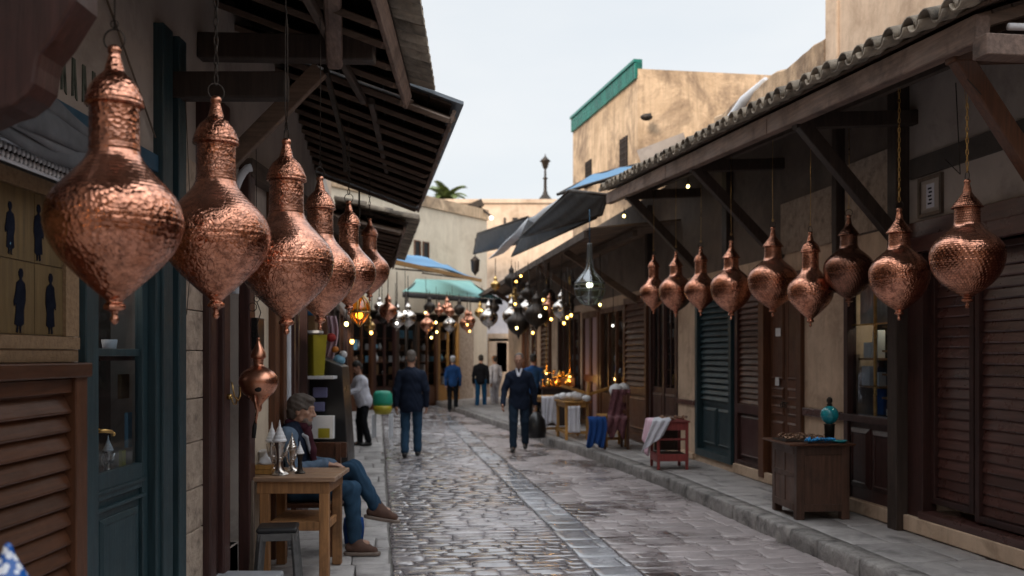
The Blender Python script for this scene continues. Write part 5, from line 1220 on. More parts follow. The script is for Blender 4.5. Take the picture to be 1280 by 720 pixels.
BL = [(644,380,20,'w',0),(679,375,19,'w',0),(646,410,19,'y',0),(675,395,18,'W',0),(689,399,18,'w',0),(709,397,17,'w',0),(714,394,17.2,'w',0),(705,404,17.5,'w',0),(666,416,19,'w',0),(682,385,19,'w',0),(651,345,22,'w',0),(645,352,22,'w',0),(640,399,20,'W',0),(661,394,19.5,'W',0),
 (532,391,24,'y',1),(545,403,24,'y',1),(546,415,24,'y',1),(539,422,24,'y',1),(565,391,27,'w',1),(602,388,27,'w',1),(506,390,19,'W',1),(496,404,18.6,'W',1),(587,414,26,'w',1),(584,406,26,'w',1),(474,380,19.6,'W',1),(433,405,12,'y',1),(440,427,12,'w',1),(464,416,15.5,'w',1),
 (860,233,13.5,'y',2),(780,270,15,'y',2),(750,381,17,'y',2),(766,407,19,'W',2)]
NMS = {'w': ('bulb_warm', 'amber'), 'y': ('bulb_yellow', 'yellow'), 'W': ('bulb_white', 'white')}
ORD = ['nearest the kerb', 'next to the farthest awning', 'lowest of its neighbours', 'highest of its neighbours']
cnt = {}
for (px, py, d, k, wh) in BL:
    # say which: its horizontal rank among those of its place and colour
    same = sorted([b for b in BL if b[3] == k and b[4] == wh], key=lambda b: (b[0], b[1])); i = same.index((px, py, d, k, wh))
    nth = ['first', 'second', 'third', 'fourth', 'fifth', 'sixth', 'seventh', 'eighth', 'ninth', 'tenth', 'eleventh', 'twelfth', 'thirteenth'][i]
    bulb(px, py, d, NMS[k][0], ('%s bulb %s, %s from the left' % (NMS[k][1], where[wh], nth)) if len(same) > 1 else '%s bulb %s' % (NMS[k][1], where[wh]), g, .026 if wh != 2 else .022)
# bulbs of the stall behind the viewer that glint in the big lanterns
for i, (x, y, z) in enumerate(((-1.9, 1.0, 2.3), (-1.9, .3, 2.1), (-1.85, 1.7, 2.0), (-1.9, -.6, 2.4), (-1.8, -1.2, 2.1))):
    t = thing('light_bulb', 'amber stall bulb on the left wall outside the picture', 'light bulb', (x, y, z), 0, 'stall bulbs outside the picture')
    for nm, me in (('bulb_glass', BM['bulb_warm']), ('socket', SKM)):
        o = bpy.data.objects.new(nm, me); COL.objects.link(o); o.parent = t; o.scale = (.035,)*3

# amber glass lantern and pale glass lantern
def glass_lantern(name, px, y0, y1, d, gm, label, ztop, neck=True, bulbm='bulb_warm'):
    b = W(px, y1, d); h = (y1-y0)*d/1200; t = thing(name, label, 'lantern', tuple(b))
    if neck: pr = [(.02, 0), (.12, .03), (.20, .12), (.24, .24), (.235, .34), (.18, .44), (.10, .53), (.055, .62), (.035, .78), (.028, 1.0)]
    else: pr = [(.0, 0), (.03, .03), (.20, .20), (.30, .42), (.31, .55), (.24, .75), (.12, .9), (.09, 1.0)]
    P = cr(pr, 24); m = MB(); m.lathe([(r*h, z*h) for r, z in P], 24); m.build('glass_globe', M[gm], t)
    m = MB(); n = 8
    for k in range(n):
        a = 2*PI*k/n; m.tube([((r*h+.003)*math.cos(a), (r*h+.003)*math.sin(a), z*h) for r, z in P], .008, 6)
    for zz in ((.13, .36, .26) if neck else (.42,)):
        r = min(P, key=lambda q: abs(q[1]-zz))[0]*h+.004; m.tube([(r*math.cos(2*PI*k/24), r*math.sin(2*PI*k/24), zz*h) for k in range(24)], .011, 6, closed=True)
    m.build('frame', M['greymetal' if neck else 'brass'], t)
    m = MB(); m.ball((0, 0, h*.33), .05 if neck else .035, 12, 8); o = m.build('bulb_glass', M[bulbm], t)
    m = MB(); m.tube([(0, 0, h), (0, 0, max(ztop-b.z, h+.1))], .009, 6); m.build('cord', M['bluepaint'] if neck else M['iron'], t)
glass_lantern('glass_lantern', 737, 304, 382, 14.8, 'paleglass', 'pale glass lantern with metal ribs and a long neck in the centre right', 4.0, True, 'bulb_white')
glass_lantern('amber_lantern', 449, 366, 408, 9.0, 'amber', 'amber glass globe lantern glowing below the last left copper lanterns', 3.3, False)

# ================================================================== LEFT STALL: table, teapots, stool
def left_table():
    t = thing('wooden_table', 'rustic honey-brown table with lower shelf holding silver teapots', 'table', (-1.70, 7.78, 0), rel=True)
    x0, x1, y0, y1, zt = -2.05, -1.375, 7.45, 8.12, .80
    m = MB(); k = 4
    for i in range(k): m.box(x0, x1, y0+(y1-y0)*i/k+.001, y0+(y1-y0)*(i+1)/k-.001, zt-.035, zt+RN.uniform(-.001, .001))
    m.build('table_top', M['table_top'], t, bevel=.006)
    m = MB(); m.box(x0+.06, x1-.05, y0+.03, y0+.06, zt-.13, zt-.036); m.box(x0+.06, x1-.05, y1-.06, y1-.03, zt-.13, zt-.036); m.box(x1-.08, x1-.05, y0+.061, y1-.061, zt-.125, zt-.036); m.build('apron', M['table'], t, bevel=.005)
    for (x, y) in ((x0+.08, y0+.03), (x1-.13, y0+.03), (x0+.08, y1-.10), (x1-.13, y1-.10)):
        m = MB(); m.box(x, x+.075, y+.002, y+.072, 0, zt-.037); m.build('leg', M['table'], t, bevel=.006)
    m = MB(); m.box(x0+.15, x1-.13, y0+.035, y0+.065, .38, .45); m.build('stretcher', M['table'], t, bevel=.004); m = MB(); m.box(x1-.12, x1-.09, y0+.08, y1-.1, .36, .42); m.build('stretcher', M['table'], t, bevel=.004)
    m = MB(); m.box(x0+.16, x1-.14, y0+.066, y1-.06, .43, .452); m.build('shelf', M['table'], t, bevel=.004)
    p = thing('weathered_post', 'grey weathered board standing between the wall and the table', 'board', (-2.0, 7.3, 0), rel=True)
    m = MB(); m.bar((-2.02, 7.38, 0), (-2.04, 7.42, .78), .09, .04, up=(0, 1, 0)); m.build('board', M['grey_wood'], p, bevel=.006)
left_table()
def coffee_pot(x, y, h, lid, label, lidm='white', bodym='silver', handle=True, rz=0):
    t = thing('coffee_pot', label, 'coffee pot', (x, y, .803 if y > 7 else 1.101), rz, 'silver pots on the rustic table' if y > 7 else None)
    b = h*.60
    pr = [(.0, 0), (.19, .0), (.195, .02), (.17, .05), (.12, .12), (.088, .25), (.075, .42), (.085, .50), (.088, .52), (.075, .54), (.085, .75), (.115, .93), (.118, 1.0), (.108, 1.0)]
    m = MB(); m.lathe([(r*b*1.45, z*b) for r, z in cr(pr, 40)], 32); m.build('body', M[bodym], t)
    n = h-b
    pr = [(.0, 0), (.20, .0), (.24, .06), (.22, .14), (.205, .16), (.20, .24), (.155, .34), (.15, .40), (.10, .52), (.095, .58), (.05, .70), (.03, .85), (.008, 1.0), (0, 1.0)]
    m = MB(); L = n*1.02
    def rr(a, r): return r*(1+.06*math.sin(a*10))
    m.lathe([(r*L*1.35, z*L) for r, z in cr(pr, 30)], 32, (0, 0, b)); m.build('lid', M[lidm], t)
    if handle:
        m = MB(); m.tube([(-.10*b, 0, .9*b), (-.26*b, 0, .88*b), (-.30*b, 0, .68*b), (-.22*b, 0, .40*b), (-.10*b, 0, .22*b)], .007, 8); m.build('handle', M[bodym], t)
        m = MB(); m.tube([(.09*b, 0, .55*b), (.20*b, 0, .66*b), (.27*b, 0, .92*b)], [.017, .012, .007], 8); m.build('spout', M[bodym], t)
coffee_pot(-1.845, 7.62, .43, 1, 'tall silver coffee pot with a white tiered lid, nearest on the table', rz=.25)
coffee_pot(-1.955, 7.82, .40, 1, 'silver pot behind the tall one, left, with a white pointed lid', rz=2.5)
coffee_pot(-1.80, 7.86, .31, 1, 'dark-bodied silver pot between the tall pot and the man', 'silver', 'silver', rz=.9)
coffee_pot(-1.705, 7.72, .255, 1, 'short dark round pot with a white cone lid at the right', 'white', 'iron', False)
coffee_pot(-2.205, 5.24, .21, 1, 'small silver pot standing behind the teal door glass')
def table_bits():
    t = thing('small_chest', 'small ochre box with a white dome beside the tall pot', 'box', (-2.0, 7.68, .803), rel=False)
    m = MB(); m.box(-.05, .09, -.06, .06, 0, .035); m.box(-.045, .085, -.055, .055, .037, .075); m.build('box_body', M['yellow_wood'], t, bevel=.004)
    m = MB(); m.lathe([(0, 0), (.055, 0), (.06, .015), (.045, .045), (.02, .06), (.012, .08), (0, .10)], 16, (.03, 0, .077)); m.build('dome', M['white'], t)
    t = thing('paper_tub', 'white paper tub at the left end of the table', 'tub', (-2.02, 7.9, .803))
    m = MB(); m.lathe([(.05, 0), (.065, .15), (.068, .155), (.06, .15), (.045, .01), (0, .01)], 20); m.build('cup', M['paper'], t); m = MB(); m.lathe([(.0, .165), (.05, .17), (.07, .155)], 20); m.build('lid', M['white'], t)
table_bits()
def stool():
    t = thing('stool', 'low metal stool with a shiny black seat in front of the table', 'stool', (-1.70, 6.98, 0), .15)
    m = MB(); m.box(-.145, .145, -.13, .13, .475, .515); m.build('seat', M['blackmetal'], t, bevel=.018)
    m = MB(); m.box(-.135, .135, -.12, -.10, .42, .474); m.box(-.135, .135, .10, .12, .42, .474); m.box(-.135, -.115, -.1, .1, .42, .474); m.box(.115, .135, -.1, .1, .42, .474); m.build('seat_frame', M['greymetal'], t, bevel=.003)
    for sx in (-1, 1):
        for sy in (-1, 1):
            m = MB(); m.bar((sx*.115, sy*.10, .47), (sx*.155, sy*.14, 0), .045, .03); m.build('leg', M['greymetal'], t, bevel=.006)
stool()
def slab():
    t = MB(); t.box(-2.08, -1.60, 6.1, 6.74, 0, .24); tag(t.build('stone_block', M['step'], bevel=.015), 'pale stone block with a worn top in the bottom left beside the stool', 'stone block')
slab()
def ceramic():
    t = thing('ceramic_jar', 'blue and white ceramic jar lid peeking in at the lower left corner', 'jar', tuple(W(10, 900, 2.25)))
    b = W(10, 900, 2.25); h = (900-678)*2.25/1200
    pr = [(.0, 0), (.08, 0), (.11, .08), (.115, .18), (.09, .25), (.07, .27), (.085, .275), (.08, .30), (.06, .335), (.03, .375), (.02, .39), (.012, .41), (.0, h)]
    m = MB(); m.lathe([(r*.72, z) for r, z in cr(pr, 200)], 40); 
    n = NT('blue_white_glaze'); v = n.coords(rnd=False); vo = n.n('TexVoronoi'); n.l(v, vo.inputs['Vector']); vo.inputs['Scale'].default_value = 42
    n.l(n.mix(n.rng(vo.outputs['Distance'], .38, .44, 0, 1), (.70,.74,.80), (.01,.09,.35)), n.b.inputs['Base Color']); n.b.inputs['Roughness'].default_value = .12
    m.build('jar', n.m, t)
    p = thing('display_stand', 'wooden display stand below the ceramic jar, outside the picture', 'stand', (b.x, b.y, 0)); m = MB(); m.box(-.12, .12, -.12, .12, b.z-.03, b.z); m.box(-.04, .04, -.04, .04, .03, b.z-.031); m.box(-.12, .12, -.12, .12, 0, .029); m.build('stand', M['dark_z'], p)
ceramic()

# ------------------------------------------------------------------ left shelf stall with goods
def shelf_stall():
    t = thing('display_rack', 'black sloping display rack with white shelves beyond the seated man', 'shelf', (-2.1, 11.2, 0), rel=True)
    y = 11.0; xa, xb = -2.62, -2.02
    m = MB(); m.prism([(xa, 0), (xb+.12, 0), (xb+.12, .6), (xb+.05, 1.62), (xb-.25, 1.74), (xa, 1.74)], lambda p, k: (p[0], y+.10+.5*k, p[1])); m.build('rack_body', M['blackmetal'], t, bevel=.01)
    m = MB(); m.box(-2.45, -2.02, y-.15, y+.12, 1.48, 1.515); m.build('shelf', M['white'], t, bevel=.004); m = MB(); m.box(-2.5, -2.18, y-.15, y+.1, 2.0, 2.03); m.build('shelf', M['white'], t, bevel=.004)
    m = MB(); m.box(-2.3, -2.13, y+.07, y+.095, 1.26, 1.38); m.build('violet_card', M['violet'], t, bevel=.02); m = MB(); m.box(-2.3, -2.16, y+.07, y+.095, 1.10, 1.21); m.build('violet_card', M['violet'], t, bevel=.02)
    b = thing('yellow_bin', 'translucent yellow box standing on the white rack shelf', 'box', (-2.25, y, 1.517))
    m = MB(); m.lathe([(.10, 0), (.135, .46), (.14, .47), (.12, .46), (.09, .01), (0, .01)], 4); m.build('bin', M['yellow'], b, bevel=.01)
    b = thing('white_box', 'white box with a yellow label leaning low on the black rack', 'box', (-2.2, y-.05, .80))
    m = MB(); m.box(-.12, .17, -.05, .05, 0, .26); m.build('box_body', M['paper'], b, bevel=.005); m = MB(); m.box(.0, .13, -.055, -.051, .01, .12); m.build('label_patch', M['yellow'], b)
    b = thing('cardboard_box', 'brown box under a blue one on the upper rack shelf', 'box', (-2.36, y, 2.032)); m = MB(); m.box(-.12, .12, -.08, .08, 0, .17); m.build('box_body', M['kraft'], b, bevel=.005)
    b = thing('blue_box', 'blue box on top of the brown box on the rack', 'box', (-2.35, y, 2.204)); m = MB(); m.box(-.13, .12, -.08, .08, 0, .16); m.box(-.135, .125, -.085, .085, .161, .19); m.build('box_body', M['bluebox'], b, bevel=.008)
    k = 0
    T = [('orange', 425, 467, .055, 'orange'), ('red', 431, 478, .06, 'red'), ('white', 420, 472, .07, 'white'), ('skyblue', 424, 450, .075, 'pale blue'), ('white', 429, 443, .05, 'small white'), ('orange', 419, 437, .045, 'small amber'), ('red', 414, 422, .06, 'upper red'), ('skyblue', 419, 480, .05, 'low blue')]
    for mt, px, py, r, nm in T:
        p = W(px, py, 11.6); q = thing('paper_lantern', '%s ball lantern in the colourful bunch beside the rack' % nm, 'ornament', tuple(p), 0, 'colourful ball lanterns beside the rack')
        m = MB(); m.ball((0, 0, 0), r, 14, 10, (1, 1, .9)); m.build('shade', M[mt], q); m = MB(); m.tube([(0, 0, r*.85), (0, 0, r+.1)], .004, 5); m.build('cord', M['iron'], q)
    b = MB(); b.sheet(lambda u, v: W(408+12*u+3*math.sin(v*5), 395+62*v, 11.7)+Vector((0, .03*math.sin(u*12), 0)), 14, 14, .008)
    tag(b.build('hanging_scarf', M['cloth_pink']), 'dark pink scarf hanging above the display rack', 'scarf')
    # wooden bench under and behind the man, blue bag
    b = thing('wooden_bench', 'brown wooden bench the grey-haired man sits on', 'bench', (-1.9, 8.7, 0), rel=True)
    m = MB(); m.box(-2.05, -1.50, 8.28, 8.75, .43, .47); m.build('seat', M['brown_y'], b, bevel=.008)
    for x in (-2.0, -1.60):
        for yy in (8.30, 8.68): m = MB(); m.box(x, x+.05, yy, yy+.05, 0, .43 if yy < 8.5 else .95); m.build('leg', M['brown_z'], b, bevel=.005)
    m = MB(); m.box(-2.05, -1.50, 8.70, 8.74, .82, .96); m.build('backrest', M['brown_y'], b, bevel=.008)
    b = MB(); b.lathe([(.05, 0), (.085, .02), (.10, .16), (.09, .25), (.07, .25), (.02, .05), (0, .02)], 16); q = tag(b.build('blue_bucket', M['cloth_blue'], place=Matrix.Translation((-1.46, 8.85, 0))), 'small bright blue bucket on the ground behind the man\'s legs', 'bucket')
    b = thing('plastic_bag', 'green bag over yellow basket on a stool before the far left shopfront', 'basket', (-2.75, 20.4, 0)); m = MB(); m.lathe([(.0, .5), (.16, .5), (.20, .60), (.19, .68)], 14, capt=True); m.build('basket', M['yellow'], b); m = MB(); m.lathe([(0, .66), (.17, .67), (.20, .75), (.18, .93), (.13, .99), (0, 1.0)], 10, M=Matrix.Diagonal((1.1, .7, 1, 1))); m.build('bag', M['green'], b)
    for (x, yv) in ((-.18, -.15), (.18, -.15), (-.18, .15), (.18, .15)): m = MB(); m.box(x-.025, x+.025, yv-.025, yv+.025, 0, .5); m.build('leg', M['tarp_grey'], b)
shelf_stall()

# ================================================================== RIGHT STALLS
def carved_cabinet():
    t = thing('wooden_cabinet', 'dark wooden cabinet on the footway with trays of blue beads on top', 'cabinet', (2.76, 9.30, .152), ROT*.6)
    wd, dp, h = .52, .66, .72
    m = MB(); m.box(.0, wd, .0, dp, .08, h); 
    for (x, y) in ((0, 0), (wd-.07, 0), (0, dp-.07), (wd-.07, dp-.07)): m.box(x-.006, x+.076, y-.006, y+.076, 0, h-.002)
    m.box(.07, wd-.07, -.012, .02, .08, .15); m.box(.07, wd-.07, -.010, .02, h-.09, h-.001); m.box(-.012, .02, .07, dp-.07, .08, .15); m.box(-.010, .02, .07, dp-.07, h-.09, h-.001); m.box(-.008, .02, dp/2-.03, dp/2+.03, .15, h-.09); m.box(.02,.03,0.02,.04,.1,.2)
    m.box(-.008, .02, .07, dp-.07, .40, .45)
    m.build('cabinet_body', wood('dark_cabinet_wood', (.085,.042,.027), 'z', (.35,.6), stain=(.03,.018,.014), stain_sc=3), t, bevel=.006)
    m = MB(); m.box(-.09, wd+.05, -.05, dp+.06, h, h+.022); m.build('cabinet_top', M['brown_y'], t, bevel=.005)
    tp = h+.024
    Mt = Matrix.Translation((2.76, 9.30, .152)) @ Matrix.Rotation(ROT*.6, 4, 'Z')
    def top(name, lab, cat, x, y, gp=None): 
        v = Mt @ Vector((x, y, tp)); return thing(name, lab, cat, tuple(v), ROT*.6, gp)
    a = top('bead_tray', 'black tray of bright turquoise beads on the dark cabinet', 'tray', .20, .05)
    m = MB(); m.box(-.10, .20, -.07, .07, 0, .012); m.build('tray', M['blackmetal'], a, bevel=.003)
    m = MB(); rr = random.Random(2)
    for i in range(70): m.ball((-.09+rr.random()*.28, -.06+rr.random()*.12, .022+rr.random()*.02), rr.uniform(.009, .014), 7, 5)
    m.build('beads', M['bluebead'], a)['kind'] = 'stuff'
    a = top('trinket_tray', 'flat tray of copper and amber trinkets behind the blue beads', 'tray', .10, .36)
    m = MB(); m.box(-.15, .30, -.20, .18, 0, .012); m.build('tray', M['blackmetal'], a, bevel=.003)
    m = MB()
    for i in range(70):
        p = (-.14+rr.random()*.42, -.18+rr.random()*.34, .022+rr.random()*.022)
        if rr.random() < .5: m.ball(p, rr.uniform(.010, .02), 7, 5, (1, 1, .7))
        else: ring(m, p, rr.uniform(.015, .028), .004)
    m.build('trinkets', M['beads'], a)['kind'] = 'stuff'
    a = top('glass_jar', 'turquoise glass bowl with stopper standing on a dark tumbler', 'jar', .42, .22)
    m = MB(); m.lathe([(.0, 0), (.045, 0), (.052, .16), (.06, .17), (.0, .172)], 20); m.build('tumbler_base', M['iron'], a)
    m = MB(); m.lathe([(r, z) for r, z in cr([(.03, .172), (.065, .20), (.085, .24), (.087, .27), (.075, .31), (.045, .34), (.022, .35)], 80)], 28); m.build('bowl', M['turq'], a)
    m = MB(); m.lathe([(.022, .35), (.03, .36), (.018, .375), (.030, .395), (.027, .42), (.012, .435), (0, .44)], 16); m.build('stopper', M['iron'], a)
    a = top('blue_dish', 'small dark blue dish at the right end of the cabinet', 'dish', .44, .04)
    m = MB(); m.lathe([(0, .0), (.05, .0), (.085, .022), (.08, .026), (.05, .008), (0, .006)], 20); m.build('dish', M['turq'], a)
carved_cabinet()
def cloth_over(m, x0, x1, y, ztop, drop, seed, th=.006, w=.05, fold=.02):
    """cloth lying on a top edge at y and falling on the -y side"""
    def f(u, v):
        x = x0+(x1-x0)*u; a = v
        if a < .3: return (x+.01*math.sin(a*30), y+.12-.14*a/.3, ztop+.006+.004*math.sin(u*20))
        q = (a-.3)/.7; e = drop*(1+.18*math.sin(u*5+seed))
        return (x+.03*q*math.sin(u*7+seed), y-.022-fold*.6-fold*math.sin(u*22+seed*3+q*2)*(.3+q), ztop-q*e)
    m.sheet(f, 30, 16, th)
def red_table():
    L = Matrix.Translation((2.02, 13.35, .153)) @ Matrix.Rotation(.05, 4, 'Z')
    t = thing('red_table', 'small red painted table with open shelves on the footway before the teal shutter', 'table', (2.02, 13.35, .153), .05)
    wd, dp, h = .44, .52, .66
    for (x, y) in ((0, 0), (wd-.04, 0), (0, dp-.04), (wd-.04, dp-.04)): m = MB(); m.box(x, x+.04, y, y+.04, 0, h-.001); m.build('leg', M['red_wood'], t, bevel=.005)
    m = MB(); m.box(.04, wd-.04, .004, .03, h-.11, h-.002); m.box(.004, .03, .04, dp-.04, h-.11, h-.002); m.box(.04, wd-.04, .004, .03, .12, .22); m.box(.004, .03, .04, dp-.04, .10, .22); m.box(.04, wd-.04, .006, .026, .41, .44); m.build('apron', M['red_wood'], t, bevel=.004)
    m = MB(); m.box(.03, wd-.03, .03, dp-.03, .2, .215); m.build('shelf', M['dark_y'], t); m = MB(); m.box(.05, wd-.05, .45, .46, .23, h-.05); m.build('back_panel', M['dark_y'], t)
    m = MB(); m.box(-.03, wd+.02, -.02, dp+.02, h, h+.022); m.build('table_top', M['red_wood'], t, bevel=.005)
    base = L @ Vector((0, 0, 0))
    m = MB(); rr = random.Random(6)
    for i in range(60): m.ball((.10+rr.random()*.34, .02+rr.random()*.4, .0+rr.random()*.035), rr.uniform(.012, .024), 7, 5, (1, 1, .8))
    tag(m.build('jewellery', M['beads'], place=L @ Matrix.Translation((0, 0, h+.035))), 'heap of jewellery and beads on the red table', 'jewellery', kind='stuff')
    m = MB()
    def f(u, v):
        y = .10+.48*u
        if v < .25: return (.10-.15*v/.25, y, h+.030+.003*math.sin(u*18))
        q = (v-.25)/.75; return (-.052-.015*math.sin(u*16+q*2)*(.3+q)-.05*q, y+.05*q*math.sin(u*3), h+.03-q*(.40+.14*u*0+.12*math.sin(u*4+1)))
    m.sheet(f, 24, 14, .006); tag(m.build('pink_scarf', M['cloth_pink'], place=L), 'pale pink striped scarf draped over the left side of the red table', 'scarf')
    m = MB()
    def f(u, v):
        x = -.07+.25*u
        if v < .35: return (x+.12*(1-v/.35), .32-.345*v/.35, h+.044+.012*math.sin(u*9+v*8))
        q = (v-.35)/.65; return (x-.10*q-.06*q*(1-u), -.045-.018*math.sin(u*15+q*3)*(.3+q), h+.04-q*(.22+.22*(1-u)))
    m.sheet(f, 22, 16, .007); tag(m.build('white_cloth', M['cloth_white'], place=L), 'crumpled white cloth hanging over the corner of the red table', 'cloth')
red_table()
def right_goods():
    # pine tables and chair
    def table(x, y, wd, dp, h, rz, mt, name, lab, cat='table', shelf=True):
        L = Matrix.Translation((x, y, .153)) @ Matrix.Rotation(rz, 4, 'Z')
        t = thing(name, lab, cat, (x, y, .153), rz)
        for (a, b) in ((0, 0), (wd-.05, 0), (0, dp-.05), (wd-.05, dp-.05)): m = MB(); m.box(a, a+.05, b, b+.05, 0, h); m.build('leg', M[mt], t, bevel=.005)
        m = MB(); m.box(-.04, wd+.04, -.04, dp+.04, h, h+.03); m.build('table_top', M[mt], t, bevel=.005)
        for z0, z1, nm in ((h-.09, h-.001, 'apron'), (.12, .17, 'stretcher'))[:2 if shelf else 1]:
            m = MB(); m.box(.05, wd-.05, .01, .03, z0, z1); m.build(nm, M[mt], t); m = MB(); m.box(.01, .03, .05, dp-.05, z0, z1); m.build(nm, M[mt], t)
        return L, t
    L, t = table(1.00, 18.0, .45, .9, .70, .14, 'yellow_wood', 'pine_table', 'yellow pine table carrying white bowls beside the louvred leaf')
    m = MB(); m.bar((-.05, .1, 1.02), (.5, .05, .86), .05, .05); m.bar((.45, 0, .86), (.95, .1, 1.0), .05, .05); m.bar((.42, .02, .73), (.45, .02, 1.1), .10, .04); m.build('back_rail', M['yellow_wood'], t)
    def bowl(x, y, z, r, lab, sc=.8):
        o = MB(); o.lathe([(r*.3, 0), (r*.8, r*.25), (r, r*.8*sc), (r*.85, r*1.3*sc), (r*.4, r*1.6*sc), (r*.15, r*1.7*sc), (0, r*1.72*sc)], 18, capb=True)
        tag(o.build('white_jar', M['white'], place=Matrix.Translation((x, y, z))), lab, 'jar', 'white rounded jars on the pine stalls')
    for (px, py, d, r, lab) in ((733, 500, 18.0, .08, 'small white jar at the right end of the pine table'), (718, 504, 18.6, .07, 'low white jar tucked between the larger ones'), (722, 494, 18.2, .13, 'large white rounded jar above the pine table'), (712, 500, 18.4, .10, 'white jar left of the largest one'), (704, 508, 18.4, .10, 'lower white jar at the left of the pine table'), (697, 511, 18.8, .07, 'smallest pinkish white jar on the pine table')):
        p = W(px, py, d); bowl(p.x, p.y, .885 if r < .12 else .885, r*1.1, lab)
    for (px, d, lab) in ((770, 16.8, 'white jar on the dark chair seat, left one'), (779, 17.2, 'white jar on the dark chair seat, by the louvred leaf')):
        p = W(px, 480, d); bowl(p.x, p.y, 1.02, .125, lab, 1.1)
    L, t = table(1.62, 16.7, .40, .5, .52, .14, 'yellow_wood', 'pine_stool_table', 'low pine trestle under the blue drape')
    c = thing('wooden_chair', 'dark wooden chair heaped with cloths before the orange-brown louvre', 'chair', (1.55, 16.2, .153), .14)
    for (a, b) in ((0, 0), (.4, 0), (0, .4), (.4, .4)): m = MB(); m.box(a, a+.04, b, b+.04, 0, .48 if a < .2 else .95); m.build('leg', M['brown_z'], c)
    m = MB(); m.box(-.01, .45, -.01, .45, .48, .51); m.build('seat', M['brown_y'], c); m = MB(); m.box(.41, .44, .04, .40, .6, .66); m.box(.41, .44, .04, .40, .78, .9); m.build('backrest', M['brown_z'], c)
    m = MB(); m.sheet(lambda u, v: (1.26+.30*u+.03*math.sin(v*4), 16.10-.022*math.sin(u*20+v)*(.4+v)-.03*v+.10*max(0, .25-v)*4*(1-u*.3), .153+.56-.52*max(0, v-.15)/.85*(.93+.08*math.sin(u*9))), 22, 16, .008)
    tag(m.build('blue_cloth', M['cloth_blue']), 'bright blue cloth hanging down from the chair', 'cloth')
    def sh(u, v):
        x = 1.62+.32*u+.02*math.sin(v*5); w = .018*math.sin(u*17+v*3)
        if v < .35: q = v/.35; return (x+.12*(1-q), 16.66-.10*q+w, 1.16-.46*q)
        if v < .65: q = (v-.35)/.3; return (x, 16.56-.40*q, .70+.015*math.sin(u*14)+.0*q)
        q = (v-.65)/.35; return (x-.03*q, 16.14-.02*q+w*(1+q), .70-.30*q*(.7+.5*math.sin(u*5)**2))
    m = MB(); m.sheet(sh, 24, 24, .012); tag(m.build('patterned_shawl', surf('maroon_patterned_cloth', (.05,.012,.02), (.20,.08,.09), (6,6,2), 5, rough=(.9,1), rnd=0)), 'maroon patterned shawl thrown over the dark chair', 'shawl')
    # white cloth table further left, black bag
    L, t = table(.62, 19.0, .5, .9, .74, .18, 'yellow_wood', 'pine_counter', 'far pine counter with a hanging white cloth at its end')
    m = MB(); cloth_over(m, .58, .86, 18.95, .93, .62, 1.0); tag(m.build('white_cloth', M['cloth_white']), 'white cloth hanging over the end of the far pine counter', 'cloth')
    m = MB(); m.sheet(lambda u, v: (1.05+.22*u, 17.93-.012*math.sin(u*14), .80-.5*v), 10, 10, .006); tag(m.build('white_towel', M['cloth_white']), 'small white towel hanging under the pine table', 'towel')
    b = thing('black_bag', 'bulky black bag on the kerb behind the approaching man', 'bag', (.47, 18.6, .153)); m = MB(); m.lathe([(.0, 0), (.17, 0), (.20, .13), (.17, .34), (.09, .46), (.03, .50), (0, .50)], 16); m.build('bag_body', M['blackmetal'], b); m = MB(); m.tube([(-.08, 0, .46), (-.06, 0, .6), (.06, 0, .6), (.08, 0, .46)], .012, 6); m.build('handle', M['black'], b)
    # glowing brass stall
    t = thing('brass_stall', 'dark counter piled with glowing golden brassware under warm lamps', 'stall', (.95, 22.4, .15), rel=True)
    m = MB(); m.box(.70, 1.35, 21.8, 23.4, .15, .98); m.build('counter', M['dark_z'], t); m = MB(); m.box(.66, 1.4, 21.75, 23.5, .981, 1.03); m.box(.95, 1.45, 22.2, 23.5, 1.031, 1.22); m.build('counter_top', M['brown_y'], t)
    rr = random.Random(9); k = 0
    for i in range(16):
        x = .74+.075*(i % 8)+rr.uniform(-.02, .02); y = 21.85+.3*(i//8)*2+rr.uniform(0, .3); z = 1.031 if x < .95 or y < 22.15 else 1.221; r = rr.uniform(.05, .09)
        q = MB()
        if i % 3 == 0: q.lathe([(0, 0), (r*.5, 0), (r*1.2, r*.5), (r*1.15, r*.52), (r*.4, .02), (0, .02)], 16)
        elif i % 3 == 1: q.lathe([(0, 0), (r*.5, 0), (r, r*.8), (r*.8, r*1.5), (r*.25, r*1.9), (r*.3, r*2.3), (r*.1, r*2.6), (0, r*2.6)], 16)
        else: q.lathe([(0, 0), (r*.6, 0), (r*.2, r*.3), (r*.2, r*1.6), (r*.7, r*2.0), (r*.6, r*2.05), (0, r*1.9)], 16)
        tag(q.build('brass_vessel', M['gold'], place=Matrix.Translation((x, y, z))), 'golden brass %s among the brassware on the glowing stall' % ('dish', 'ewer', 'goblet')[i % 3], 'brassware', 'golden %s on the glowing stall' % ('dishes', 'ewers', 'goblets')[i % 3])
    for (px, py, lab) in ((683, 466, 'left'), (712, 470, 'right')):
        p = W(px, py, 22.0); t2 = thing('stall_lamp', 'warm lamp over the brass stall, %s one' % lab, 'lamp', tuple(p), 0)
        o = bpy.data.objects.new('bulb_glass', BM['bulb_warm']); COL.objects.link(o); o.parent = t2; o.scale = (.028,)*3
        m = MB(); m.lathe([(.03, .04), (.12, .0), (.125, .0), (.035, .06)], 16); m.tube([(0, 0, .05), (0, 0, 2.3)], .008, 5); m.build('lamp_shade', M['gold'], t2)
        ld = bpy.data.lights.new('stall_lamp_light', 'POINT'); ld.energy = 3.5; ld.color = (1, .55, .18); ld.shadow_soft_size = .06
        lo = bpy.data.objects.new('stall_lamp_light', ld); COL.objects.link(lo); lo.location = (p.x, p.y-.05, p.z-.09)
right_goods()
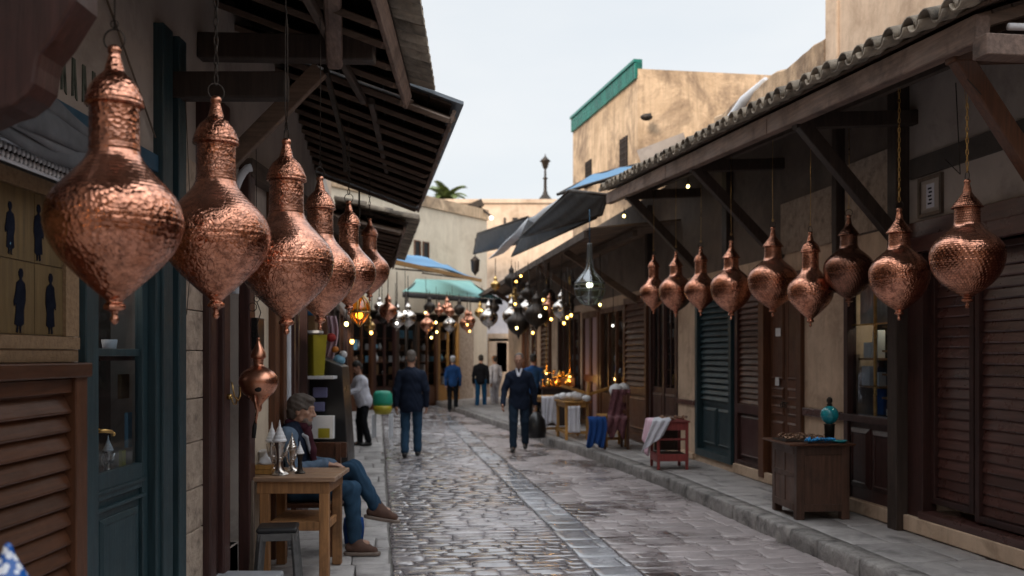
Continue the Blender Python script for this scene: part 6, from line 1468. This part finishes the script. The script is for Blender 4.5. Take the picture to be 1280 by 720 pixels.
# ================================================================== PEOPLE (signed-distance skin turned into one mesh)
def V3(*a): return np.array(a, dtype=np.float32)
def surface_nets(f, org, h):
    nx, ny, nz = f.shape
    acc = np.zeros((nx-1, ny-1, nz-1, 3), np.float32); cnt = np.zeros((nx-1, ny-1, nz-1), np.float32)
    sh = (nx-1, ny-1, nz-1)
    for ax in range(3):
        o1, o2 = [a for a in range(3) if a != ax]
        for b in (0, 1):
            for c in (0, 1):
                off = [0, 0, 0]; off[o1] = b; off[o2] = c; off2 = list(off); off2[ax] = 1
                v0 = f[off[0]:off[0]+sh[0], off[1]:off[1]+sh[1], off[2]:off[2]+sh[2]]
                v1 = f[off2[0]:off2[0]+sh[0], off2[1]:off2[1]+sh[1], off2[2]:off2[2]+sh[2]]
                cr_ = (v0 < 0) != (v1 < 0); idx = np.nonzero(cr_)
                t = v0[idx]/(v0[idx]-v1[idx])
                acc[idx[0], idx[1], idx[2], ax] += t
                acc[idx[0], idx[1], idx[2], o1] += b; acc[idx[0], idx[1], idx[2], o2] += c
                cnt[idx] += 1
    mask = cnt > 0; ids = np.full(sh, -1, np.int64); I = np.nonzero(mask); ids[I] = np.arange(len(I[0]))
    P = (np.stack(I, 1)+acc[I]/cnt[I][:, None])*h+org
    faces = []
    for ax in range(3):
        o1, o2 = [(1, 2), (2, 0), (0, 1)][ax]
        sl0 = [slice(1, -1)]*3; sl0[ax] = slice(0, -1); sl1 = list(sl0); sl1[ax] = slice(1, None)
        v0 = f[tuple(sl0)]; v1 = f[tuple(sl1)]; s0 = v0 < 0; x = s0 != (v1 < 0); J = np.nonzero(x)
        base = np.stack(J, 1); base[:, o1] += 1; base[:, o2] += 1
        def g(d1, d2):
            q = base.copy(); q[:, o1] -= d1; q[:, o2] -= d2; return ids[q[:, 0], q[:, 1], q[:, 2]]
        a, b, c, d = g(1, 1), g(0, 1), g(0, 0), g(1, 0)
        pos = s0[J]; q = np.where(pos[:, None], np.stack([a, b, c, d], 1), np.stack([a, d, c, b], 1)); faces.append(q)
    F = np.concatenate(faces); F = F[(F >= 0).all(1)]
    return P, F
def sdf(prims, h, k=.02, cuts=(), wob=None, off=0):
    lo = np.array([1e9]*3); hi = -lo
    bb = []
    for p in prims:
        if p[0] in 'cC':
            r = max(p[2], p[4]); a = np.minimum(p[1], p[3])-r; b = np.maximum(p[1], p[3])+r
        else:
            r = max(p[2]); a = p[1]-r; b = p[1]+r
        a = a-off; b = b+off
        bb.append((a, b))
        if p[0] in 'ce': lo = np.minimum(lo, a); hi = np.maximum(hi, b)
    lo -= 4*h; hi += 4*h; n = np.ceil((hi-lo)/h).astype(int)+1
    f = np.full(tuple(n), .08, np.float32)
    ax = [lo[i]+np.arange(n[i])*h for i in range(3)]
    for p, (a, b) in zip(prims, bb):
        i0 = np.maximum(((a-k-3*h-lo)/h).astype(int), 0); i1 = np.minimum(((b+k+3*h-lo)/h).astype(int)+2, n)
        if (i1 <= i0).any(): continue
        X, Y, Z = np.meshgrid(ax[0][i0[0]:i1[0]], ax[1][i0[1]:i1[1]], ax[2][i0[2]:i1[2]], indexing='ij')
        if p[0] in 'cC':
            A, B = p[1], p[3]; ba = B-A; L2 = max(float(ba@ba), 1e-9)
            t = np.clip(((X-A[0])*ba[0]+(Y-A[1])*ba[1]+(Z-A[2])*ba[2])/L2, 0, 1)
            d = np.sqrt((X-A[0]-t*ba[0])**2+(Y-A[1]-t*ba[1])**2+(Z-A[2]-t*ba[2])**2)-(p[2]+(p[4]-p[2])*t)
        else:
            C, r = p[1], p[2]; Rm = p[3] if len(p) > 3 and p[3] is not None else np.eye(3)
            q = [(X-C[0])*Rm[j][0]+(Y-C[1])*Rm[j][1]+(Z-C[2])*Rm[j][2] for j in range(3)]
            k0 = np.sqrt(sum((q[j]/r[j])**2 for j in range(3)))+1e-6; k1 = np.sqrt(sum((q[j]/r[j]**2)**2 for j in range(3)))+1e-6
            d = k0*(k0-1)/k1
        s = (slice(i0[0], i1[0]), slice(i0[1], i1[1]), slice(i0[2], i1[2])); g = f[s]
        if p[0] in 'ce':
            d = d-off; kk = p[5] if len(p) > 5 else k; e = np.clip(kk-np.abs(g-d), 0, None)/kk; f[s] = np.minimum(g, d)-e*e*kk*.25
        else: f[s] = np.maximum(g, -d)
    if cuts or wob:
        X, Y, Z = np.meshgrid(*ax, indexing='ij')
        if wob: f = f+wob(X, Y, Z).astype(np.float32)
        for c in cuts: f = np.maximum(f, c(X, Y, Z).astype(np.float32))
    return surface_nets(f, lo, h)
def np_build(name, PF, mat, parent, label=None):
    P, F = PF; me = bpy.data.meshes.new(name); me.from_pydata(P.tolist(), [], F.tolist())
    me.polygons.foreach_set('use_smooth', [True]*len(me.polygons)); me.materials.append(mat); me.update()
    o = bpy.data.objects.new(name, me); COL.objects.link(o); o.parent = parent
    if label: o['label'] = label
    return o
def unit(v): v = np.array(v, np.float32); return v/np.linalg.norm(v)
def head_prims(C, fw, up, s=1.0):
    fw = unit(fw); up = unit(np.array(up)-fw*(fw@np.array(up))); rt = np.cross(fw, up)
    Rm = [rt, fw, up]; P = lambda a, b, c: C+(rt*a+fw*b+up*c)*s
    e = lambda a, b, c, r, ty='e': (ty, P(a, b, c), tuple(q*s for q in r), Rm)
    c = lambda p, r, q, r2: ('c', P(*p), r*s, P(*q), r2*s)
    L = [e(0, -.012, .025, (.074, .093, .088)), e(0, .022, -.035, (.060, .068, .085)), e(0, .042, -.088, (.038, .038, .032)), c((-.045, .01, -.065), .022, (-.012, .06, -.095), .018), c((.045, .01, -.065), .022, (.012, .06, -.095), .018),
         c((-.035, .078, .028), .011, (.035, .078, .028), .011), c((0, .088, .012), .008, (0, .108, -.032), .013), e(-.013, .094, -.036, (.009, .010, .008)), e(.013, .094, -.036, (.009, .010, .008)),
         e(-.045, .060, -.022, (.020, .020, .018)), e(.045, .060, -.022, (.020, .020, .018)), c((-.018, .080, -.062), .006, (.018, .080, -.062), .006), c((-.014, .080, -.072), .007, (.014, .080, -.072), .007),
         e(-.078, -.008, -.012, (.009, .018, .030)), e(.078, -.008, -.012, (.009, .018, .030)),
         e(-.031, .090, .006, (.014, .010, .009), 'E'), e(.031, .090, .006, (.014, .010, .009), 'E'), e(-.031, .078, .006, (.012, .012, .010)), e(.031, .078, .006, (.012, .012, .010))]
    return L, P, Rm
def hand_prims(Wp, d, n, s=1.0, curl=.5, thumb=1):
    d = unit(d); n = unit(np.array(n)-d*(d@np.array(n))); t = np.cross(d, n)*thumb
    out = [('c', Wp, .024*s, Wp+d*.03*s, .024*s), ('e', Wp+d*.055*s, (.042*s, .045*s, .017*s), [t, d, n])]
    for i, (o, L) in enumerate(((.031, .068), (.011, .078), (-.010, .072), (-.030, .056))):
        p = Wp+d*.088*s+t*o*s; a = curl*.6
        for j, fr in enumerate((.45, .30, .25)):
            dd = d*math.cos(a)+n*math.sin(a); q = p+dd*L*fr*s; out.append(('c', p, (.0092-.0008*j)*s, q, (.0085-.0008*j)*s)); p = q; a += curl
    p = Wp+d*.025*s+t*.028*s; q = p+(t*.7+d*.7+n*.3)*.038*s; r = q+(d*.85+n*.4+t*.1)*.032*s
    out += [('c', p, .013*s, q, .011*s), ('c', q, .010*s, r, .008*s)]
    return out
def skinmat(name, c):
    return surf(name, tuple(q*.82 for q in c), c, ns=14, rough=(.45,.65), bump=.15, bs=120, bd=.001, rnd=0)
SK = skinmat('tanned_skin', (.46,.26,.18)); SK2 = skinmat('ruddy_skin', (.40,.21,.14))
def hairm(name, c): return surf(name, tuple(q*.5 for q in c), c, (40, 40, 6), 4, rough=(.5,.8), bump=.7, bs=8, bd=.003, rnd=0)
HG = hairm('grey_brown_hair', (.14,.115,.10)); HB = hairm('dark_hair', (.03,.025,.02)); HW = hairm('white_hair', (.45,.44,.42))
def clothm(name, c, v=1.3): return surf(name, tuple(q*.75 for q in c), tuple(min(1, q*v) for q in c), ns=5, rough=(.8,1), bump=.4, bs=120, bd=.002, rnd=0, spec=.15)
NAVY = clothm('navy_wool', (.012,.018,.035)); BLACKC = clothm('black_wool', (.010,.011,.014)); DENIM = clothm('blue_denim', (.028,.065,.115)); DARKD = clothm('dark_blue_trousers', (.014,.026,.045)); DEN2 = clothm('bright_blue_denim', (.02,.10,.22))
BLUEJ = clothm('royal_blue_jacket', (.02,.07,.20)); WHITEJ = clothm('white_jacket', (.60,.61,.68)); SHOE = surf('black_shoe_leather', (.010,.009,.009), (.02,.018,.017), ns=5, rough=(.3,.5), rnd=0); SHOEB = surf('brown_suede', (.075,.038,.028), (.13,.07,.05), ns=14, rough=(.8,1), bump=.3, rnd=0)
SOLE = surf('pale_rubber_sole', (.16,.12,.10), (.22,.17,.14), ns=5, rough=(.6,.8), rnd=0)
def folds(a=.006):
    return lambda X, Y, Z: a*np.sin(Z*38+4*np.sin(X*17+Y*9))*np.sin(X*21+Y*25+Z*6)
def walker(label, loc, rz, H=1.75, stride=.25, topc=NAVY, legc=DENIM, hair=HG, skin=SK, coat=.0, bend=0, headfw=(0, 1, -.1), arms=((.05, .05), (-.05, .05)), hairstyle='short', collar=None, hat=None, carry=None, bulk=1.0, arm_raise=None, h=.012):
    s = H/1.75; t = thing('person', label, 'person', loc, rz)
    A = lambda x, y, z: V3(x, y, z)*s
    hip = {-1: A(-.095, 0, .93), 1: A(.095, 0, .93)}
    ft = {1: A(.10, stride/2, .085), -1: A(-.10, -stride/2, .085 if stride < .3 else .12)}
    kn = {k: (hip[k]+ft[k])/2+A(0, .045+(.03 if k == -1 else 0), .02) for k in (1, -1)}
    lean = A(0, bend, 0)
    neck = A(0, 0, 1.47)+lean*1.0; sh = {k: A(k*.172, -.01, 1.385)+lean*.95 for k in (1, -1)}
    hc = A(0, .025, 1.635)+lean*1.2
    el = {}; wr = {}
    for i, k in enumerate((1, -1)):
        fy, ox = arms[i]
        el[k] = sh[k]+A(k*(.045+ox*.1+.05*(bulk-1)), fy*.4-.03, -.285); wr[k] = el[k]+A(k*(ox*.06-.005), fy+.03, -.25)
        if arm_raise and k in arm_raise: el[k] = sh[k]+V3(*arm_raise[k][0])*s; wr[k] = el[k]+V3(*arm_raise[k][1])*s
    hp, P, Rm = head_prims(hc, headfw, (0, .05, 1), s*1.06)
    body = hp+[('c', hc-A(0, .01, .07), .052*s, neck, .058*s), ('c', neck, .06*s, A(0, 0, 1.2)+lean*.7, .10*s), ('c', A(0, 0, 1.2)+lean*.7, .10*s, A(0, 0, .95), .10*s)]
    for k in (1, -1):
        body += [('c', neck-A(0, 0, .06), .035*s, sh[k]-A(0, 0, .03), .035*s), ('c', sh[k]-A(0, 0, .03), .038*s, el[k], .036*s), ('c', el[k], .036*s, wr[k], .025*s), ('c', hip[k], .07*s, kn[k], .048*s), ('c', kn[k], .045*s, ft[k], .035*s), ('c', ft[k], .035*s, ft[k]+A(0, .10, -.05), .03*s)]
        body += hand_prims(wr[k], wr[k]-el[k]+A(0, .02, 0), (-k, .25, 0), s, .45, 1 if k > 0 else 1)
    np_build('body', sdf(body, .008, .018), skin, t)
    b = bulk
    jac = [('e', A(0, 0, 1.31)+lean*.8, (.165*s*b, .12*s*b, .17*s)), ('e', A(0, .01, 1.12)+lean*.5, (.150*s*b, .125*s*b, .22*s)), ('e', A(0, 0, .94), (.160*s*b, .13*s*b, .20*s)), ('c', neck-A(0, 0, .03), .072*s, neck-A(0, 0, .09), .11*s)]
    hem = (.80-coat)*s
    if coat: jac += [('e', A(0, 0, .86), (.163*s*b, .135*s*b, .22*s))]
    sb = 1+(b-1)*.5
    for k in (1, -1): jac += [('c', neck-A(0, 0, .05), .06*s, sh[k]-A(k*.02, 0, .03), .062*s), ('c', sh[k]-A(0, 0, .03), .068*s*sb, el[k], .058*s*sb, .018), ('c', el[k], .053*s*sb, wr[k], .046*s, .012)]
    def cutf(X, Y, Z):
        c = (hem+.012*np.sin(X*20))-Z
        near = (np.abs(X) > .185*s*b)      # sleeves may hang below the hem
        return np.where(near, -1.0, c)
    np_build('jacket', sdf(jac, .010, .03, [cutf], folds(.005*s)), topc, t)
    tr = [('e', A(0, 0, .93), (.155*s, .115*s, .12*s))]
    for k in (1, -1): tr += [('c', hip[k], .100*s, kn[k], .078*s), ('c', kn[k], .076*s, ft[k]+A(0, -.005, .03), .066*s)]
    np_build('trousers', sdf(tr, .011, .022, [lambda X, Y, Z: .035*s-Z+.0*X], folds(.006*s)), legc, t)
    for k in (1, -1):
        z0 = ft[k][2]-.085*s
        sp_ = [('c', V3(ft[k][0], ft[k][1]-.045*s, z0+.045*s), .042*s, V3(ft[k][0]+k*.01, ft[k][1]+.15*s, z0+.034*s), .036*s), ('c', ft[k]+A(0, 0, .01), .045*s, ft[k]+A(0, .04, -.03), .042*s)]
        np_build('shoe', sdf(sp_, .009, .02, [lambda X, Y, Z, z=z0: z+.002-Z]), SHOE, t)
    if hairstyle != 'none':
        e = lambda a, bb, c, r, ty='e': (ty, P(a, bb, c), tuple(q*s for q in r), Rm)
        hr = [e(0, -.022, .036, (.082, .096, .090)), e(0, -.05, -.015, (.074, .062, .07))]
        if hairstyle == 'full': hr += [e(0, -.02, .055, (.085, .09, .085))]
        if hairstyle == 'bald': hr = [e(-.05, -.04, 0, (.034, .06, .045)), e(.05, -.04, 0, (.034, .06, .045)), e(0, -.07, -.01, (.062, .04, .05))]
        hr += [e(0, .090, -.035, (.068, .062, .085), 'E'), e(-.08, .03, -.03, (.03, .045, .05), 'E'), e(.08, .03, -.03, (.03, .045, .05), 'E')]
        np_build('hair', sdf(hr, .007, .01, (), lambda X, Y, Z: .003*np.sin(X*90+Z*40)*np.sin(Y*80)), hair, t)
    if hat is not None:
        ht = [('e', P(0, -.01, .06), (.088*s, .10*s, .07*s), Rm), ('E', P(0, -.01, -.03), (.12*s, .12*s, .07*s), Rm)]
        np_build('cap', sdf(ht, .008, .01), hat, t)
    if collar is not None:
        cc = [('c', neck+A(-.04, .05, .0), .024*s, neck+A(-.012, .125, -.11), .020*s), ('c', neck+A(.04, .05, .0), .024*s, neck+A(.012, .125, -.11), .020*s), ('c', neck+A(-.05, -.03, .01), .022*s, neck+A(.05, -.03, .01), .022*s)]
        np_build('collar', sdf(cc, .007, .015), collar, t)
    return t, wr, el
def ground_pt(px, py): d = 1200*EYE/(py-444); return ((px-640)/1200*d, d, .0)
x, y, _ = ground_pt(514, 571)
walker('man in long navy jacket and blue jeans walking away left of the lane centre', (x, y, 0), .05, 1.83, .16, NAVY, DENIM, HG, SK2, coat=.06, bulk=1.24, arms=((.02, .15), (-.02, .15)))
x, y, _ = ground_pt(649, 564)
t, wr, el = walker('grey-haired man in dark jacket walking towards the viewer and looking down', (x, y, 0), PI-.06, 1.78, .30, NAVY, DARKD, HG, SK2, coat=.04, bend=.04, headfw=(.1, 1, -.22), arms=((.14, .35), (-.06, .35)), hairstyle='short', collar=WHITEJ, bulk=1.18)
x, y, _ = ground_pt(455, 557)
walker('dark-haired person in a white jacket leaning over the left stall', (x, y, 0), PI/2+.45, 1.62, .12, WHITEJ, BLACKC, HB, SK2, coat=0, bend=.10, headfw=(0, 1, -.7), hairstyle='full', arm_raise={1: ((.03, .14, -.22), (-.04, .20, -.08)), -1: ((-.03, .12, -.22), (.04, .22, -.06))}, bulk=1.35)
x, y, _ = ground_pt(566, 515)
walker('person in bright blue jacket and pale cap standing far down the lane', (x, y, 0), .1, 1.72, .08, BLUEJ, BLACKC, HW, SK, coat=0, hat=M['cloth_white'], bulk=1.1, h=.014)
x, y, _ = ground_pt(601, 512)
walker('person in black jacket and light blue jeans walking away at the far end', (x, y, 0), -.1, 1.76, .34, BLACKC, DEN2, HB, SK, coat=0, bend=.03, bulk=1.12)
x, y, _ = ground_pt(668, 540)
walker('person in dark blue mostly hidden behind the man walking forward', (x, y+1.2, .0), .0, 1.78, .1, BLUEJ, BLACKC, HB, SK, coat=.0)
x, y, _ = ground_pt(618, 512)
walker('figure with orange headscarf and pale trousers at the far right end', (x, y+1.2, 0), .6, 1.72, .1, M['cloth_white'], M['cloth_white'], HB, SK, hat=M['orange'], hairstyle='full')

def seated():
    s = 1.08; ox, oy = -1.93, 8.50
    t = thing('person', 'grey-haired man sitting cross-legged by the table in navy waistcoat, scarf and jeans', 'person', (ox, oy, 0))
    A = lambda x, y, z: V3(x, y, z)
    pel = A(.02, 0, .57); chest = A(-.02, -.01, .93); neck = A(.03, -.01, 1.13); hc = A(.075, -.02, 1.265)
    sr, sl = A(-.01, -.20, 1.06), A(.01, .19, 1.06)
    er, wr_ = A(.06, -.27, .77), A(.30, -.14, .80)
    e2, w2 = A(.10, .22, .78), A(.34, .02, .78)
    hr_, hl_ = A(.04, -.10, .56), A(.04, .10, .56)
    kr = A(.53, -.12, .575); ar = A(.56, -.12, .115)
    kl = A(.53, .00, .745); al = A(.73, .02, .40)
    fw = (1, -.10, -.10)
    hp, P, Rm = head_prims(hc, fw, (.05, 0, 1), 1.12)
    body = hp+[('c', hc-A(.02, 0, .08), .060, neck, .064), ('c', neck, .07, chest, .12), ('c', chest, .12, pel, .12)]
    for (a, b, c, r) in ((sr, er, wr_, 1), (sl, e2, w2, 1)): body += [('c', neck, .05, a, .05), ('c', a, .046, b, .04), ('c', b, .04, c, .028)]
    body += hand_prims(wr_, (1, .55, -.15), (.1, 0, -1), 1.08, .35, 1)+hand_prims(w2, (1, -.5, -.1), (0, 0, -1), 1.08, .35, -1)
    for (a, b, c, f) in ((hr_, kr, ar, (1, 0, -.1)), (hl_, kl, al, (1, 0, -.35))): body += [('c', a, .08, b, .052), ('c', b, .05, c, .036), ('c', c, .036, c+unit(f)*.10, .03)]
    np_build('body', sdf(body, .0065, .015), SK, t)
    e = lambda a, bb, c, r, ty='e': (ty, P(a, bb, c), tuple(q*1.12 for q in r), Rm)
    hr = [e(0, -.020, .042, (.086, .104, .092)), e(0, -.055, -.01, (.080, .066, .075)), e(0, .035, .085, (.068, .062, .038)), e(0, -.07, -.055, (.06, .045, .04)), e(-.074, .0, .02, (.016, .035, .04)), e(.074, .0, .02, (.016, .035, .04)), e(0, .105, -.03, (.075, .060, .078), 'E'), e(-.085, .045, -.03, (.04, .045, .055), 'E'), e(.085, .045, -.03, (.04, .045, .055), 'E')]
    np_build('hair', sdf(hr, .006, .012, (), lambda X, Y, Z: .0035*np.sin(X*70+Z*90)*np.sin(Y*60+Z*40)), HG, t)
    bd = [e(0, .052, -.092, (.042, .036, .034)), e(-.04, .035, -.072, (.018, .035, .03)), e(.04, .035, -.072, (.018, .035, .03)), e(0, .085, -.052, (.026, .010, .007)), e(0, .092, -.070, (.020, .02, .009), 'E')]
    np_build('stubble', sdf(bd, .005, .01, (), lambda X, Y, Z: .0012*np.sin(X*300)*np.sin(Z*280)), hairm('grey_stubble', (.26,.20,.17)), t)
    sh = [('e', chest, (.145, .205, .21)), ('e', (chest+pel)/2, (.15, .185, .2)), ('e', pel, (.16, .18, .14))]
    for (a, b, c) in ((sr, er, wr_), (sl, e2, w2)): sh += [('c', neck-A(0, 0, .04), .075, a, .072), ('c', a, .074, b, .062), ('c', b, .062, c, .047)]
    np_build('shirt', sdf(sh, .0095, .03, (), folds(.008)), clothm('grey_blue_cotton', (.11,.16,.23)), t)
    vest = [('e', chest+A(0, 0, .01), (.158, .20, .215)), ('e', (chest+pel)/2, (.16, .192, .21)), ('e', pel+A(0, 0, .04), (.168, .188, .14)), ('c', neck-A(0, 0, .03), .085, sr*.75+neck*.25, .078), ('c', neck-A(0, 0, .03), .085, sl*.75+neck*.25, .078)]
    np_build('waistcoat', sdf(vest, .0095, .03, [lambda X, Y, Z: .56-Z], folds(.006)), NAVY, t)
    col = [('c', neck+A(-.07, -.06, .0), .020, neck+A(.10, -.085, -.10), .018), ('c', neck+A(.10, -.085, -.10), .018, neck+A(.14, -.07, -.26), .012)]
    np_build('collar_trim', sdf(col, .007, .012), clothm('pale_grey_trim', (.36,.37,.40)), t)
    sc = [('c', neck+A(-.06, -.05, .03), .034, neck+A(.07, -.055, -.01), .038), ('c', neck+A(.07, -.055, -.01), .038, neck+A(.09, .05, -.02), .038), ('c', neck+A(.09, .05, -.02), .036, neck+A(-.06, .05, .03), .034), ('c', neck+A(-.06, .05, .03), .034, neck+A(-.06, -.05, .03), .034), ('c', neck+A(.09, -.03, -.04), .042, neck+A(.145, -.05, -.22), .036), ('c', neck+A(.145, -.05, -.22), .036, neck+A(.17, -.06, -.36), .026)]
    np_build('scarf', sdf(sc, .008, .015, (), folds(.006)), clothm('burgundy_scarf', (.055,.016,.024)), t)
    tr = [('e', pel+A(.03, 0, -.02), (.16, .17, .12))]
    for (a, b, c) in ((hr_, kr, ar), (hl_, kl, al)): tr += [('c', a, .105, b, .078), ('c', b, .077, c*.93+b*.07, .060)]
    np_build('trousers', sdf(tr, .0085, .022, (), lambda X, Y, Z: .006*np.sin(Z*44+5*np.sin(Y*21+X*13))*np.sin(X*30+Y*28+Z*9)), DENIM, t)
    for (an, fwd, dn) in ((ar, unit((1, -.05, -.04)), (0, 0, -1)), (al, unit((1, -.05, -.16)), (-.16, 0, -1))):
        u = -unit(dn); L = lambda f, z: an+fwd*f+u*z
        shp = [('c', L(-.045, -.045), .043, L(.06, -.048), .045), ('c', L(.06, -.048), .045, L(.165, -.062), .036), ('c', L(0, .02), .050, L(.03, -.03), .050), ('c', L(.02, 0), .046, L(.10, -.04), .042)]
        o = np_build('shoe', sdf(shp, .0075, .02), SHOEB, t)
        so = [('c', L(-.05, -.088), .034, L(.07, -.09), .037), ('c', L(.07, -.09), .037, L(.175, -.088), .033)]
        cut = lambda X, Y, Z, an=an, u=u: ((X-an[0])*u[0]+(Y-an[1])*u[1]+(Z-an[2])*u[2])+.078
        cut2 = lambda X, Y, Z, an=an, u=u: -(((X-an[0])*u[0]+(Y-an[1])*u[1]+(Z-an[2])*u[2])+.108)
        np_build('sole', sdf(so, .006, .01, [cut, cut2], None, .018), SOLE, o)
seated()
